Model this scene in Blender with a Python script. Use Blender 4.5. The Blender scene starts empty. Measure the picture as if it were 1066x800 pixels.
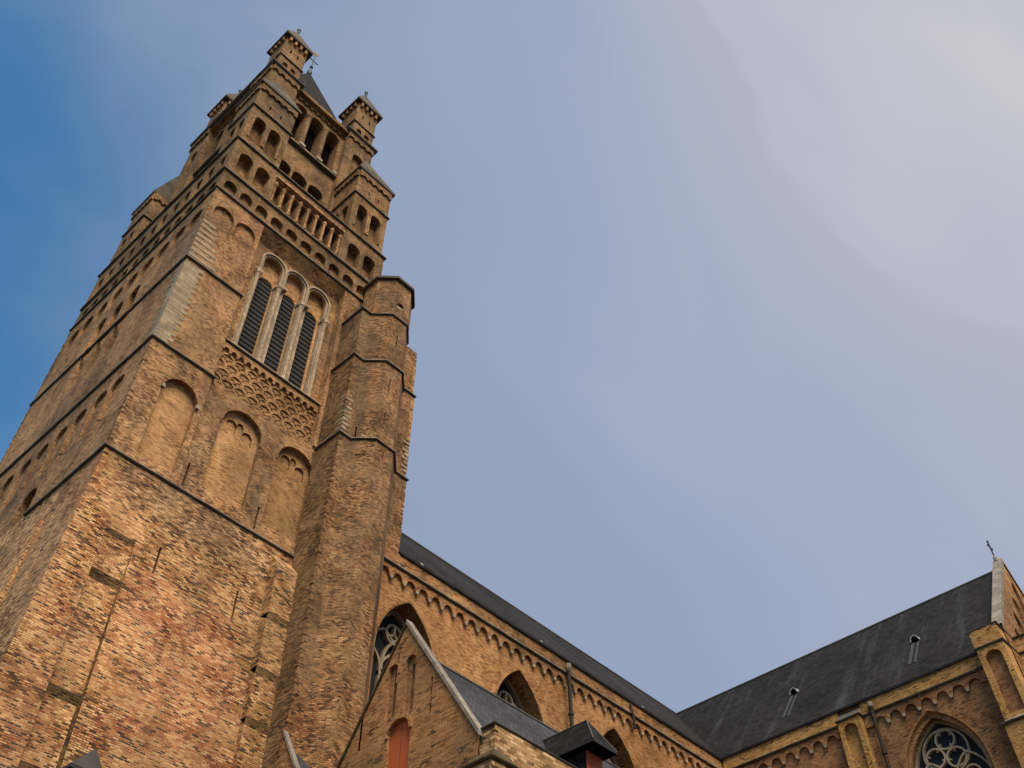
import bpy, math, random
from mathutils import Vector, Matrix
from mathutils.geometry import tessellate_polygon

scene = bpy.context.scene
COL = scene.collection
rnd = random.Random(7)
S = 30.0            # metres per design unit
ZC = 1.6            # eye height

# ------------------------------------------------------------------ camera
cam = bpy.data.cameras.new("camera")
cam.sensor_fit = 'HORIZONTAL'
cam.sensor_width = 36.0
cam.lens = 36.0 * 1039.63 / 1066.0
cam.clip_start = 0.1
cam.clip_end = 5000.0
cam_ob = bpy.data.objects.new("camera", cam)
COL.objects.link(cam_ob)


def rodrigues(w):
    v = Vector(w)
    return Matrix.Rotation(v.length, 3, v.normalized())


Rw = rodrigues((0.674731070, -0.300953886, 0.790509293))   # world -> view (x right, y down, z forward)
right, down, fwd = Vector(Rw[0]), Vector(Rw[1]), Vector(Rw[2])
up, back = -down, -fwd
M = Matrix(((right.x, up.x, back.x, -0.34593889 * S),
            (right.y, up.y, back.y, -1.08418437 * S),
            (right.z, up.z, back.z, ZC),
            (0, 0, 0, 1)))
cam_ob.matrix_world = M
scene.camera = cam_ob

# ------------------------------------------------------------------ light, sky, exposure
SUN_AZ = Vector((-0.42, -0.90, 0)).normalized()     # horizontal direction towards the sun
SUN_EL = math.radians(54)
sun_dir = Vector((SUN_AZ.x * math.cos(SUN_EL), SUN_AZ.y * math.cos(SUN_EL), math.sin(SUN_EL)))

sun = bpy.data.lights.new("sun", 'SUN')
sun.energy = 5.0
sun.angle = math.radians(38)
sun.color = (1.0, 0.88, 0.70)
sun_ob = bpy.data.objects.new("sun", sun)
COL.objects.link(sun_ob)
sun_ob.rotation_euler = sun_dir.to_track_quat('Z', 'Y').to_euler()

world = bpy.data.worlds.new("World")
scene.world = world
world.use_nodes = True
wt = world.node_tree
wt.nodes.clear()


def wn(kind, **kw):
    n = wt.nodes.new(kind)
    for k, v in kw.items():
        setattr(n, k, v)
    return n


def wl(a, b):
    wt.links.new(a, b)


sky = wn('ShaderNodeTexSky', sky_type='NISHITA')
sky.sun_disc = False
sky.sun_elevation = SUN_EL
sky.sun_rotation = math.atan2(SUN_AZ.x, SUN_AZ.y)
sky.air_density = 1.0
sky.dust_density = 0.6
sky.ozone_density = 2.0
tc = wn('ShaderNodeTexCoord')
# a thin veil of cloud over most of the sky, open towards the north-west
veil_dir = wn('ShaderNodeVectorMath', operation='DOT_PRODUCT')
wl(tc.outputs['Generated'], veil_dir.inputs[0])
veil_dir.inputs[1].default_value = Vector((0.78, -0.58, 0.0)).normalized()
n1 = wn('ShaderNodeTexNoise')
n1.inputs['Scale'].default_value = 2.6
n1.inputs['Detail'].default_value = 4.0
n1.inputs['Roughness'].default_value = 0.5
n1.inputs['Distortion'].default_value = 0.5
mp = wn('ShaderNodeMapping')
mp.inputs['Scale'].default_value = (1.0, 1.7, 1.2)
mp.inputs['Rotation'].default_value = (0.3, 0.2, 0.9)
wl(tc.outputs['Generated'], mp.inputs['Vector'])
wl(mp.outputs['Vector'], n1.inputs['Vector'])
nm = wn('ShaderNodeMath', operation='MULTIPLY_ADD')
wl(n1.outputs['Fac'], nm.inputs[0])
nm.inputs[1].default_value = 0.50
nm.inputs[2].default_value = -0.25
madd = wn('ShaderNodeMath', operation='ADD')
wl(veil_dir.outputs['Value'], madd.inputs[0])
wl(nm.outputs[0], madd.inputs[1])
mask = wn('ShaderNodeMapRange', interpolation_type='SMOOTHSTEP')
mask.inputs['From Min'].default_value = -0.46
mask.inputs['From Max'].default_value = 0.02
mask.inputs['To Min'].default_value = 0.0
mask.inputs['To Max'].default_value = 0.96
wl(madd.outputs[0], mask.inputs['Value'])
# brightness of the veil: brighter cloud towards the upper right
glow = wn('ShaderNodeVectorMath', operation='DOT_PRODUCT')
wl(tc.outputs['Generated'], glow.inputs[0])
glow.inputs[1].default_value = Vector((0.60, -0.25, 0.76)).normalized()
n2 = wn('ShaderNodeTexNoise')
n2.inputs['Scale'].default_value = 3.2
n2.inputs['Detail'].default_value = 4.0
n2.inputs['Roughness'].default_value = 0.48
n2.inputs['Distortion'].default_value = 0.4
mp2 = wn('ShaderNodeMapping')
mp2.inputs['Rotation'].default_value = (0.0, 0.0, math.radians(-35))
mp2.inputs['Scale'].default_value = (0.55, 1.5, 0.8)
wl(tc.outputs['Generated'], mp2.inputs['Vector'])
wl(mp2.outputs['Vector'], n2.inputs['Vector'])
g2 = wn('ShaderNodeMath', operation='MULTIPLY_ADD')
wl(n2.outputs['Fac'], g2.inputs[0])
g2.inputs[1].default_value = 0.26
wl(glow.outputs['Value'], g2.inputs[2])
ramp = wn('ShaderNodeValToRGB')
cr = ramp.color_ramp
cr.elements[0].position = 0.50
cr.elements[0].color = (0.285, 0.355, 0.50, 1)
cr.elements[1].position = 1.0
cr.elements[1].color = (0.67, 0.64, 0.67, 1)
for p_, c_ in ((0.70, (0.315, 0.38, 0.525)), (0.80, (0.37, 0.42, 0.55)), (0.90, (0.45, 0.475, 0.575))):
    e = cr.elements.new(p_)
    e.color = (*c_, 1)
rsc = wn('ShaderNodeMath', operation='ADD')
wl(g2.outputs[0], rsc.inputs[0])
rsc.inputs[1].default_value = -0.155
wl(rsc.outputs[0], ramp.inputs['Fac'])
skym = wn('ShaderNodeVectorMath', operation='SCALE')
hs_ = wn('ShaderNodeHueSaturation')
hs_.inputs['Saturation'].default_value = 1.30
hs_.inputs['Hue'].default_value = 0.487
wl(sky.outputs['Color'], hs_.inputs['Color'])
wl(hs_.outputs[0], skym.inputs[0])
skym.inputs['Scale'].default_value = 0.165
cmix = wn('ShaderNodeMix', data_type='RGBA')
wl(mask.outputs['Result'], cmix.inputs[0])
wl(skym.outputs[0], cmix.inputs[6])
wl(ramp.outputs['Color'], cmix.inputs[7])
bg = wn('ShaderNodeBackground')
bg.inputs['Strength'].default_value = 1.0
wl(cmix.outputs[2], bg.inputs['Color'])
wo = wn('ShaderNodeOutputWorld')
wl(bg.outputs[0], wo.inputs['Surface'])

scene.view_settings.view_transform = 'Standard'
scene.view_settings.look = 'None'
scene.view_settings.gamma = 1.0
scene.view_settings.use_curve_mapping = False
scene.view_settings.exposure = 0.0

# ------------------------------------------------------------------ materials


class NT:
    def __init__(self, name):
        self.m = bpy.data.materials.new(name)
        self.m.use_nodes = True
        self.t = self.m.node_tree
        self.t.nodes.clear()
        self.out = self.n('ShaderNodeOutputMaterial')
        self.b = self.n('ShaderNodeBsdfPrincipled')
        self.t.links.new(self.b.outputs[0], self.out.inputs[0])

    def n(self, kind, **kw):
        x = self.t.nodes.new(kind)
        for k, v in kw.items():
            setattr(x, k, v)
        return x

    def set(self, sock, v):
        if isinstance(v, bpy.types.NodeSocket):
            self.t.links.new(v, sock)
        elif v is not None:
            sock.default_value = v

    def math(self, op, a, b=None, c=None, clamp=False):
        x = self.n('ShaderNodeMath', operation=op)
        x.use_clamp = clamp
        for i, v in enumerate((a, b, c)):
            self.set(x.inputs[i], v)
        return x.outputs[0]

    def noise(self, vec, scale, detail=4, rough=0.55, dist=0.0):
        x = self.n('ShaderNodeTexNoise')
        self.set(x.inputs['Vector'], vec)
        x.inputs['Scale'].default_value = scale
        x.inputs['Detail'].default_value = detail
        x.inputs['Roughness'].default_value = rough
        x.inputs['Distortion'].default_value = dist
        return x.outputs['Fac']

    def ramp(self, fac, stops, interp='LINEAR'):
        x = self.n('ShaderNodeValToRGB')
        x.color_ramp.interpolation = interp
        el = x.color_ramp.elements
        while len(el) < len(stops):
            el.new(0.5)
        for q, (p, c) in zip(el, stops):
            q.position = p
            q.color = (*c, 1)
        self.set(x.inputs['Fac'], fac)
        return x.outputs['Color']

    def rng(self, v, a, b, c=0.0, d=1.0):
        x = self.n('ShaderNodeMapRange')
        self.set(x.inputs['Value'], v)
        for k, q in (('From Min', a), ('From Max', b), ('To Min', c), ('To Max', d)):
            x.inputs[k].default_value = q
        return x.outputs['Result']

    def mix(self, f, a, b, mode='MIX'):
        x = self.n('ShaderNodeMix', data_type='RGBA', blend_type=mode)
        self.set(x.inputs[0], f)
        for i, v in ((6, a), (7, b)):
            if isinstance(v, tuple):
                v = (*v, 1)
            self.set(x.inputs[i], v)
        return x.outputs[2]

    def wall_uv(self):
        """runs along the wall horizontally, world height vertically, whichever way the wall faces"""
        g = self.n('ShaderNodeNewGeometry')
        cr = self.n('ShaderNodeVectorMath', operation='CROSS_PRODUCT')
        cr.inputs[0].default_value = (0, 0, 1)
        self.t.links.new(g.outputs['True Normal'], cr.inputs[1])
        nz = self.n('ShaderNodeVectorMath', operation='NORMALIZE')
        self.t.links.new(cr.outputs[0], nz.inputs[0])
        dt = self.n('ShaderNodeVectorMath', operation='DOT_PRODUCT')
        self.t.links.new(g.outputs['Position'], dt.inputs[0])
        self.t.links.new(nz.outputs[0], dt.inputs[1])
        sp = self.n('ShaderNodeSeparateXYZ')
        self.t.links.new(g.outputs['Position'], sp.inputs[0])
        sn = self.n('ShaderNodeSeparateXYZ')
        self.t.links.new(g.outputs['True Normal'], sn.inputs[0])
        flat = self.math('GREATER_THAN', self.math('ABSOLUTE', sn.outputs[2]), 0.95)
        u = self.math('ADD', dt.outputs['Value'], self.math('MULTIPLY', flat, sp.outputs[0]))
        v = self.math('ADD', sp.outputs[2], self.math('MULTIPLY', flat, sp.outputs[1]))
        co = self.n('ShaderNodeCombineXYZ')
        self.t.links.new(u, co.inputs[0])
        self.t.links.new(v, co.inputs[1])
        return g.outputs['Position'], co.outputs[0], u, v

    def bump(self, h, strength, dist, prev=None):
        x = self.n('ShaderNodeBump')
        x.inputs['Strength'].default_value = strength
        x.inputs['Distance'].default_value = dist
        self.set(x.inputs['Height'], h)
        if prev is not None:
            self.t.links.new(prev, x.inputs['Normal'])
        return x.outputs[0]


def brick(name, ramp, red=0.0, patch=0.30, mortar=(0.30, 0.235, 0.15), dark=0.35, olive=0.2, gain=1.0,
          bw=0.26, bh=0.085, wobble=0.010, msize=0.013, contrast=1.0, seed=0.0, holes=0.9, regions=()):
    t = NT(name)
    pos, uv, u, v = t.wall_uv()
    off = t.n('ShaderNodeVectorMath', operation='ADD')
    t.set(off.inputs[0], pos)
    off.inputs[1].default_value = (seed, seed * 2.3, seed * 0.7)
    P = off.outputs[0]
    # courses that are not quite straight
    w = t.noise(P, 0.9, 2, 0.5)
    w2 = t.noise(P, 5.0, 2, 0.5)
    dv = t.math('ADD', t.math('MULTIPLY_ADD', w, wobble * 6, -wobble * 3), t.math('MULTIPLY_ADD', w2, wobble, -wobble * .5))
    co = t.n('ShaderNodeCombineXYZ')
    t.t.links.new(t.math('ADD', u, t.math('MULTIPLY', w2, wobble * 3)), co.inputs[0])
    t.t.links.new(t.math('ADD', v, dv), co.inputs[1])
    bk = t.n('ShaderNodeTexBrick')
    bk.offset = 0.5
    bk.squash = 1.0
    t.t.links.new(co.outputs[0], bk.inputs['Vector'])
    bk.inputs['Color1'].default_value = (0, 0, 0, 1)
    bk.inputs['Color2'].default_value = (1, 1, 1, 1)
    bk.inputs['Mortar'].default_value = (0.5, 0.5, 0.5, 1)
    bk.inputs['Scale'].default_value = 1.0
    bk.inputs['Mortar Size'].default_value = msize
    bk.inputs['Mortar Smooth'].default_value = 0.3
    bk.inputs['Bias'].default_value = 0.0
    bk.inputs['Brick Width'].default_value = bw
    bk.inputs['Row Height'].default_value = bh
    big = t.noise(P, 0.16, 4, 0.6, 0.6)
    med = t.noise(P, 0.7, 4, 0.6)
    r = t.math('ADD', t.math('MULTIPLY_ADD', bk.outputs['Color'], contrast, 0.5 - 0.5 * contrast),
               t.math('MULTIPLY_ADD', med, patch * 2, -patch))
    col = t.ramp(r, ramp)
    if red > 0:
        f = t.rng(big, 0.52, 0.68, 0.0, red)
        rc = t.ramp(bk.outputs['Color'], [(0.0, (0.09, 0.04, 0.03)), (0.2, (0.24, 0.065, 0.035)), (0.7, (0.34, 0.12, 0.055)), (1.0, (0.40, 0.22, 0.12))])
        col = t.mix(f, col, rc)
    for x0_, x1_, z0_, z1_, rmp_, amt_ in regions:
        jig = t.math('MULTIPLY_ADD', t.noise(P, 0.35, 5, 0.65), 5.0, -2.5)
        du = t.math('SUBTRACT', t.math('ABSOLUTE', t.math('SUBTRACT', u, (x0_ + x1_) * S / 2)), (x1_ - x0_) * S / 2)
        dz = t.math('SUBTRACT', t.math('ABSOLUTE', t.math('SUBTRACT', v, (z0_ + z1_) * S / 2 + ZC)), (z1_ - z0_) * S / 2)
        far = t.math('ADD', t.math('MAXIMUM', du, dz), jig)
        col = t.mix(t.rng(far, -0.35, 0.35, amt_, 0.0), col, t.ramp(r, rmp_))
    # grime: soot and algae in patches and runs of their own
    sc = t.n('ShaderNodeVectorMath', operation='MULTIPLY')
    t.set(sc.inputs[0], P)
    sc.inputs[1].default_value = (1.0, 1.0, 0.16)
    runs = t.noise(sc.outputs[0], 0.75, 5, 0.65, 0.3)
    blot = t.noise(P, 0.33, 5, 0.62, 0.5)
    f = t.rng(t.math('ADD', t.math('MULTIPLY', runs, 0.55), t.math('MULTIPLY', blot, 0.45)), 0.445, 0.62, 0.0, dark)
    col = t.mix(f, col, (0.07, 0.055, 0.04))
    blot2 = t.noise(P, 0.55, 5, 0.65, 0.8)
    f = t.rng(blot2, 0.50, 0.66, 0.0, olive)
    col = t.mix(f, col, (0.15, 0.125, 0.035))
    washed = t.rng(t.noise(P, 0.6, 5, 0.7, 0.4), 0.44, 0.58, 0.0, 1.0)
    mcol = t.mix(washed, mortar, (0.035, 0.027, 0.02))
    col = t.mix(t.math('MULTIPLY', bk.outputs['Fac'], 0.85), col, mcol)
    # broken and burnt bricks, scattered in clusters
    clus = t.noise(P, 1.1, 4, 0.7)
    hole = t.math('MULTIPLY', t.rng(bk.outputs['Color'], 0.30, 0.22), t.rng(clus, 0.50, 0.60, 0.0, holes))
    col = t.mix(hole, col, (0.04, 0.026, 0.018))
    tone = t.rng(t.noise(P, 0.12, 4, 0.6), 0.3, 0.7, 0.70 * gain, 1.25 * gain)
    fine = t.rng(t.noise(P, 9.0, 3, 0.6), 0.25, 0.75, 0.8, 1.2)
    k = t.n('ShaderNodeVectorMath', operation='SCALE')
    t.set(k.inputs[0], col)
    t.set(k.inputs['Scale'], t.math('MULTIPLY', tone, fine))
    warm = t.n('ShaderNodeVectorMath', operation='MULTIPLY')
    t.set(warm.inputs[0], k.outputs[0])
    warm.inputs[1].default_value = (1.28, 1.045, 0.85)
    t.set(t.b.inputs['Base Color'], warm.outputs[0])
    t.b.inputs['Roughness'].default_value = 0.92
    t.b.inputs['Specular IOR Level'].default_value = 0.2
    h = t.math('ADD', t.math('MULTIPLY', bk.outputs['Fac'], -0.6),
               t.math('ADD', t.math('MULTIPLY', bk.outputs['Color'], 0.5), t.noise(P, 4.0, 5, 0.65)))
    t.set(t.b.inputs['Normal'], t.bump(h, 0.6, 0.03))
    return t.m


def stone(name, c1, c2, scale=1.4, blocks=None, dark=0.35, rough=0.85):
    t = NT(name)
    pos, uv, u, v = t.wall_uv()
    n = t.noise(pos, scale, 6, 0.65, 0.4)
    col = t.ramp(n, [(0.3, c1), (0.7, c2)])
    h = n
    if blocks:
        bk = t.n('ShaderNodeTexBrick')
        t.t.links.new(uv, bk.inputs['Vector'])
        bk.inputs['Color1'].default_value = (0.75, 0.75, 0.75, 1)
        bk.inputs['Color2'].default_value = (1.1, 1.1, 1.1, 1)
        bk.inputs['Mortar'].default_value = (0.45, 0.42, 0.38, 1)
        bk.inputs['Scale'].default_value = 1.0
        bk.inputs['Mortar Size'].default_value = 0.012
        bk.inputs['Brick Width'].default_value = blocks[0]
        bk.inputs['Row Height'].default_value = blocks[1]
        col = t.mix(1.0, col, bk.outputs['Color'], 'MULTIPLY')
    f = t.rng(t.noise(pos, 0.9, 5, 0.7, 0.5), 0.5, 0.7, 0.0, dark)
    col = t.mix(f, col, (0.09, 0.08, 0.06))
    t.set(t.b.inputs['Base Color'], col)
    t.b.inputs['Roughness'].default_value = rough
    t.b.inputs['Specular IOR Level'].default_value = 0.25
    t.set(t.b.inputs['Normal'], t.bump(t.noise(pos, 6, 5, 0.7), 0.4, 0.02))
    return t.m


def slate(name, c1, c2, w=0.24, h=0.16, streak=0.25):
    t = NT(name)
    pos, uv, u, v = t.wall_uv()
    bk = t.n('ShaderNodeTexBrick')
    t.t.links.new(uv, bk.inputs['Vector'])
    bk.inputs['Color1'].default_value = (*c1, 1)
    bk.inputs['Color2'].default_value = (*c2, 1)
    bk.inputs['Mortar'].default_value = (0.015, 0.015, 0.018, 1)
    bk.inputs['Scale'].default_value = 1.0
    bk.inputs['Mortar Size'].default_value = 0.008
    bk.inputs['Brick Width'].default_value = w
    bk.inputs['Row Height'].default_value = h
    sc = t.n('ShaderNodeCombineXYZ')
    t.t.links.new(u, sc.inputs[0])
    t.t.links.new(t.math('MULTIPLY', v, 0.10), sc.inputs[1])
    st = t.noise(sc.outputs[0], 0.9, 5, 0.7)
    f = t.rng(st, 0.53, 0.72, 0.0, streak)
    col = t.mix(f, bk.outputs['Color'], (0.12, 0.12, 0.13))
    pt = t.noise(pos, 0.25, 4, 0.6)
    k = t.n('ShaderNodeVectorMath', operation='SCALE')
    t.set(k.inputs[0], col)
    t.set(k.inputs['Scale'], t.rng(pt, 0.3, 0.7, 0.75, 1.25))
    spk = t.rng(t.noise(pos, 2.3, 3, 0.6), 0.70, 0.74, 0.0, 0.35)
    col = t.mix(spk, k.outputs[0], (0.16, 0.16, 0.16))
    t.set(t.b.inputs['Base Color'], col)
    t.b.inputs['Roughness'].default_value = 0.8
    t.b.inputs['Specular IOR Level'].default_value = 0.06
    t.set(t.b.inputs['Normal'], t.bump(t.math('ADD', t.math('MULTIPLY', bk.outputs['Fac'], -1.0), t.noise(uv, 3, 3)), 0.5, 0.02))
    return t.m


def plain(name, c, rough=0.6, metal=0.0, var=0.25, scale=1.5, spec=0.25):
    t = NT(name)
    g = t.n('ShaderNodeNewGeometry')
    n = t.noise(g.outputs['Position'], scale, 5, 0.65)
    lo = tuple(x * (1 - var) for x in c)
    hi = tuple(x * (1 + var) for x in c)
    t.set(t.b.inputs['Base Color'], t.ramp(n, [(0.3, lo), (0.7, hi)]))
    t.b.inputs['Roughness'].default_value = rough
    t.b.inputs['Metallic'].default_value = metal
    t.b.inputs['Specular IOR Level'].default_value = spec
    return t.m


TAN = [(0.0, (0.045, 0.03, 0.025)), (0.10, (0.12, 0.06, 0.035)), (0.26, (0.27, 0.14, 0.07)), (0.5, (0.38, 0.225, 0.105)),
       (0.75, (0.46, 0.29, 0.145)), (1.0, (0.60, 0.44, 0.27))]
ROUGH = [(0.0, (0.025, 0.02, 0.02)), (0.07, (0.06, 0.035, 0.025)), (0.15, (0.24, 0.10, 0.05)), (0.42, (0.36, 0.19, 0.08)), (0.7, (0.45, 0.28, 0.125)),
         (1.0, (0.62, 0.45, 0.25))]
NAVE = [(0.0, (0.11, 0.055, 0.025)), (0.2, (0.26, 0.13, 0.052)), (0.55, (0.37, 0.205, 0.085)), (1.0, (0.49, 0.31, 0.15))]
TRAN = [(0.0, (0.10, 0.045, 0.03)), (0.3, (0.24, 0.115, 0.06)), (0.65, (0.34, 0.19, 0.09)), (1.0, (0.43, 0.27, 0.14))]
UPP = [(0.0, (0.04, 0.03, 0.02)), (0.2, (0.15, 0.085, 0.04)), (0.5, (0.28, 0.175, 0.08)), (0.8, (0.36, 0.235, 0.11)), (1.0, (0.46, 0.33, 0.18))]
TUR = [(0.0, (0.05, 0.03, 0.02)), (0.2, (0.17, 0.085, 0.04)), (0.5, (0.30, 0.165, 0.075)), (0.8, (0.39, 0.235, 0.115)), (1.0, (0.52, 0.37, 0.22))]

REDB = [(0.0, (0.05, 0.03, 0.03)), (0.2, (0.22, 0.07, 0.04)), (0.5, (0.34, 0.12, 0.06)), (0.75, (0.40, 0.19, 0.09)), (1.0, (0.48, 0.33, 0.20))]
GREYB = [(0.0, (0.03, 0.027, 0.022)), (0.3, (0.13, 0.085, 0.05)), (0.6, (0.24, 0.155, 0.085)), (0.85, (0.34, 0.23, 0.13)), (1.0, (0.50, 0.38, 0.25))]
mat = {
    'brick_lower': brick("weathered_lower_brick", ROUGH, red=0.5, patch=0.34, dark=0.42, olive=0.3, bh=0.086, bw=0.25, wobble=0.012, contrast=1.25, seed=3.1, gain=1.05, msize=0.016, mortar=(0.38, 0.29, 0.18),
                         regions=((0.105, 0.285, 0.60, 0.84, REDB, 0.75), (0.02, 0.34, 0.93, 1.0, GREYB, 0.7), (0.0, 0.06, 0.45, 0.75, REDB, 0.5))),
    'brick_mid': brick("mottled_tan_brick", TAN, red=0.15, patch=0.36, dark=0.7, olive=0.4, seed=11.0, contrast=0.9, bw=0.20, bh=0.08, holes=0.6,
                       regions=((0.108, 0.158, 1.0, 1.135, GREYB, 0.85), (0.225, 0.275, 1.0, 1.14, GREYB, 0.85), (0.0, 0.04, 1.0, 1.2, GREYB, 0.6), (0.05, 0.115, 1.62, 1.70, REDB, 0.5))),
    'brick_panel': brick("pale_infill_brick", [(0.0, (0.26, 0.15, 0.07)), (0.5, (0.43, 0.27, 0.13)), (1.0, (0.52, 0.35, 0.18))], patch=0.30, dark=0.40, olive=0.25, contrast=0.95, seed=5.0, holes=0.45),
    'brick_dark': brick("dark_rubble_brick", [(0.0, (0.03, 0.025, 0.02)), (0.3, (0.13, 0.075, 0.04)), (0.6, (0.24, 0.15, 0.08)), (1.0, (0.42, 0.30, 0.17))], patch=0.35, dark=0.55, olive=0.3, contrast=0.9, bw=0.4, bh=0.14, seed=8.0),
    'brick_upper': brick("sooty_upper_brick", UPP, red=0.1, patch=0.34, dark=0.85, olive=0.55, contrast=0.85, seed=21.0, gain=0.9, bw=0.20, bh=0.08, holes=0.5),
    'brick_turret': brick("brown_turret_brick", TUR, red=0.12, patch=0.38, dark=0.85, olive=0.4, contrast=1.0, seed=31.0, gain=0.9, bw=0.20, bh=0.08, holes=0.7),
    'brick_nave': brick("orange_nave_brick", NAVE, red=0.15, patch=0.22, dark=0.2, olive=0.22, contrast=0.8, wobble=0.006, seed=41.0, holes=0.4),
    'brick_frieze': brick("orange_frieze_brick", NAVE, red=0.6, patch=0.34, dark=0.75, olive=0.45, contrast=0.95, seed=44.0, gain=0.9),
    'brick_transept': brick("russet_transept_brick", TRAN, red=0.35, patch=0.28, dark=0.35, olive=0.3, contrast=0.7, wobble=0.008, seed=51.0),
    'brick_yellow': brick("yellow_buttress_brick", [(0.0, (0.20, 0.11, 0.035)), (0.5, (0.40, 0.25, 0.085)), (1.0, (0.52, 0.36, 0.15))], patch=0.25, dark=0.2, olive=0.3, contrast=0.7, seed=55.0),
    'brick_chapel': brick("tan_chapel_brick", NAVE, red=0.25, patch=0.36, dark=0.6, olive=0.25, contrast=0.8, gain=0.9, seed=61.0),
    'brick_moss_shade': brick("moss_and_shade_brick", [(0.0, (0.04, 0.028, 0.014)), (0.4, (0.11, 0.075, 0.032)), (0.75, (0.19, 0.13, 0.058)), (1.0, (0.30, 0.215, 0.11))], patch=0.35, dark=0.6, olive=0.6, seed=81.0),  # moss on the splays; also painted shade on the recess's right reveal
    'brick_turret_dark': brick("dark_turret_brick", [(0.0, (0.035, 0.024, 0.015)), (0.3, (0.11, 0.065, 0.032)), (0.65, (0.21, 0.13, 0.06)), (1.0, (0.36, 0.25, 0.14))], patch=0.35, dark=0.75, olive=0.5, contrast=1.0, seed=91.0),
    'string': stone("dark_string_stone", (0.045, 0.034, 0.024), (0.10, 0.078, 0.055), 1.2, dark=0.5),  # dark stone; its tone also paints the shade under string courses
    'pale': stone("pale_window_stone", (0.34, 0.24, 0.15), (0.50, 0.375, 0.245), 1.6, blocks=(0.9, 0.42), dark=0.35),
    'quoin': stone("pale_quoin_stone", (0.27, 0.20, 0.12), (0.45, 0.345, 0.22), 2.0, blocks=(0.7, 0.3), dark=0.35),
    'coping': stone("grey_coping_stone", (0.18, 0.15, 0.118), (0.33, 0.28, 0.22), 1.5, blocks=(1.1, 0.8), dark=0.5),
    'corbel': stone("light_corbel_stone", (0.22, 0.17, 0.11), (0.46, 0.37, 0.26), 2.0, dark=0.5),
    'weather_shade': stone("moss_and_shade_stone", (0.035, 0.025, 0.009), (0.12, 0.08, 0.03), 2.5, dark=0.5),  # moss on buttress weatherings; painted shade on the left gable coping
    'slate': slate("dark_roof_slate", (0.015, 0.0138, 0.0135), (0.029, 0.027, 0.0265), w=0.36, h=0.24, streak=0.3),
    'slate_grey': slate("grey_blue_slate", (0.045, 0.045, 0.05), (0.075, 0.075, 0.082), streak=0.15),
    'slab': slate("grey_stone_slab_roof", (0.085, 0.07, 0.052), (0.15, 0.125, 0.095), w=0.9, h=0.5, streak=0.3),
    'louvre': plain("black_louvre_timber", (0.030, 0.027, 0.026), 0.9),
    'void': plain("dark_interior", (0.008, 0.007, 0.006), 0.95, spec=0.0),
    'glass': plain("dark_leaded_glass", (0.010, 0.010, 0.012), 0.6),
    'iron': plain("dark_iron", (0.02, 0.02, 0.022), 0.55, 0.4),
    'pipe': plain("black_painted_downpipe", (0.022, 0.014, 0.010), 0.6),
    'roof_streak': plain("pale_streak_grey", (0.052, 0.052, 0.054), 0.85, 0.0),
    'lead': plain("grey_lead", (0.085, 0.075, 0.065), 0.7, 0.0),
    'gutter': plain("dark_lead_gutter", (0.035, 0.03, 0.03), 0.6, 0.1),
    'red': plain("rust_red_paint", (0.45, 0.100, 0.032), 0.6, var=0.12, scale=0.6),
    'gold': plain("tarnished_gilding", (0.22, 0.15, 0.06), 0.6, 0.3, 0.1),
    'white': plain("dull_grey_metal", (0.33, 0.33, 0.33), 0.5, 0.0, 0.1),
    'tracery': stone("grey_tracery_stone", (0.27, 0.20, 0.13), (0.42, 0.325, 0.22), 2.0, dark=0.3),
    'brick_rubble': brick("mossy_pale_rubble", [(0.0, (0.12, 0.08, 0.04)), (0.35, (0.30, 0.20, 0.10)), (0.7, (0.44, 0.32, 0.18)), (1.0, (0.62, 0.50, 0.34))], patch=0.4, dark=0.3, olive=0.55, bw=0.34, bh=0.13, wobble=0.03, seed=71.0),
    'paving': stone("grey_setts", (0.045, 0.04, 0.035), (0.085, 0.075, 0.065), 0.5, blocks=(0.22, 0.14), dark=0.3),  # setts darkened as if shadowed, to cut bounce light on undersides
}

# ------------------------------------------------------------------ mesh helpers (design units; written out in metres)


def V(p):
    return Vector((p[0] * S, p[1] * S, p[2] * S + ZC))


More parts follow.
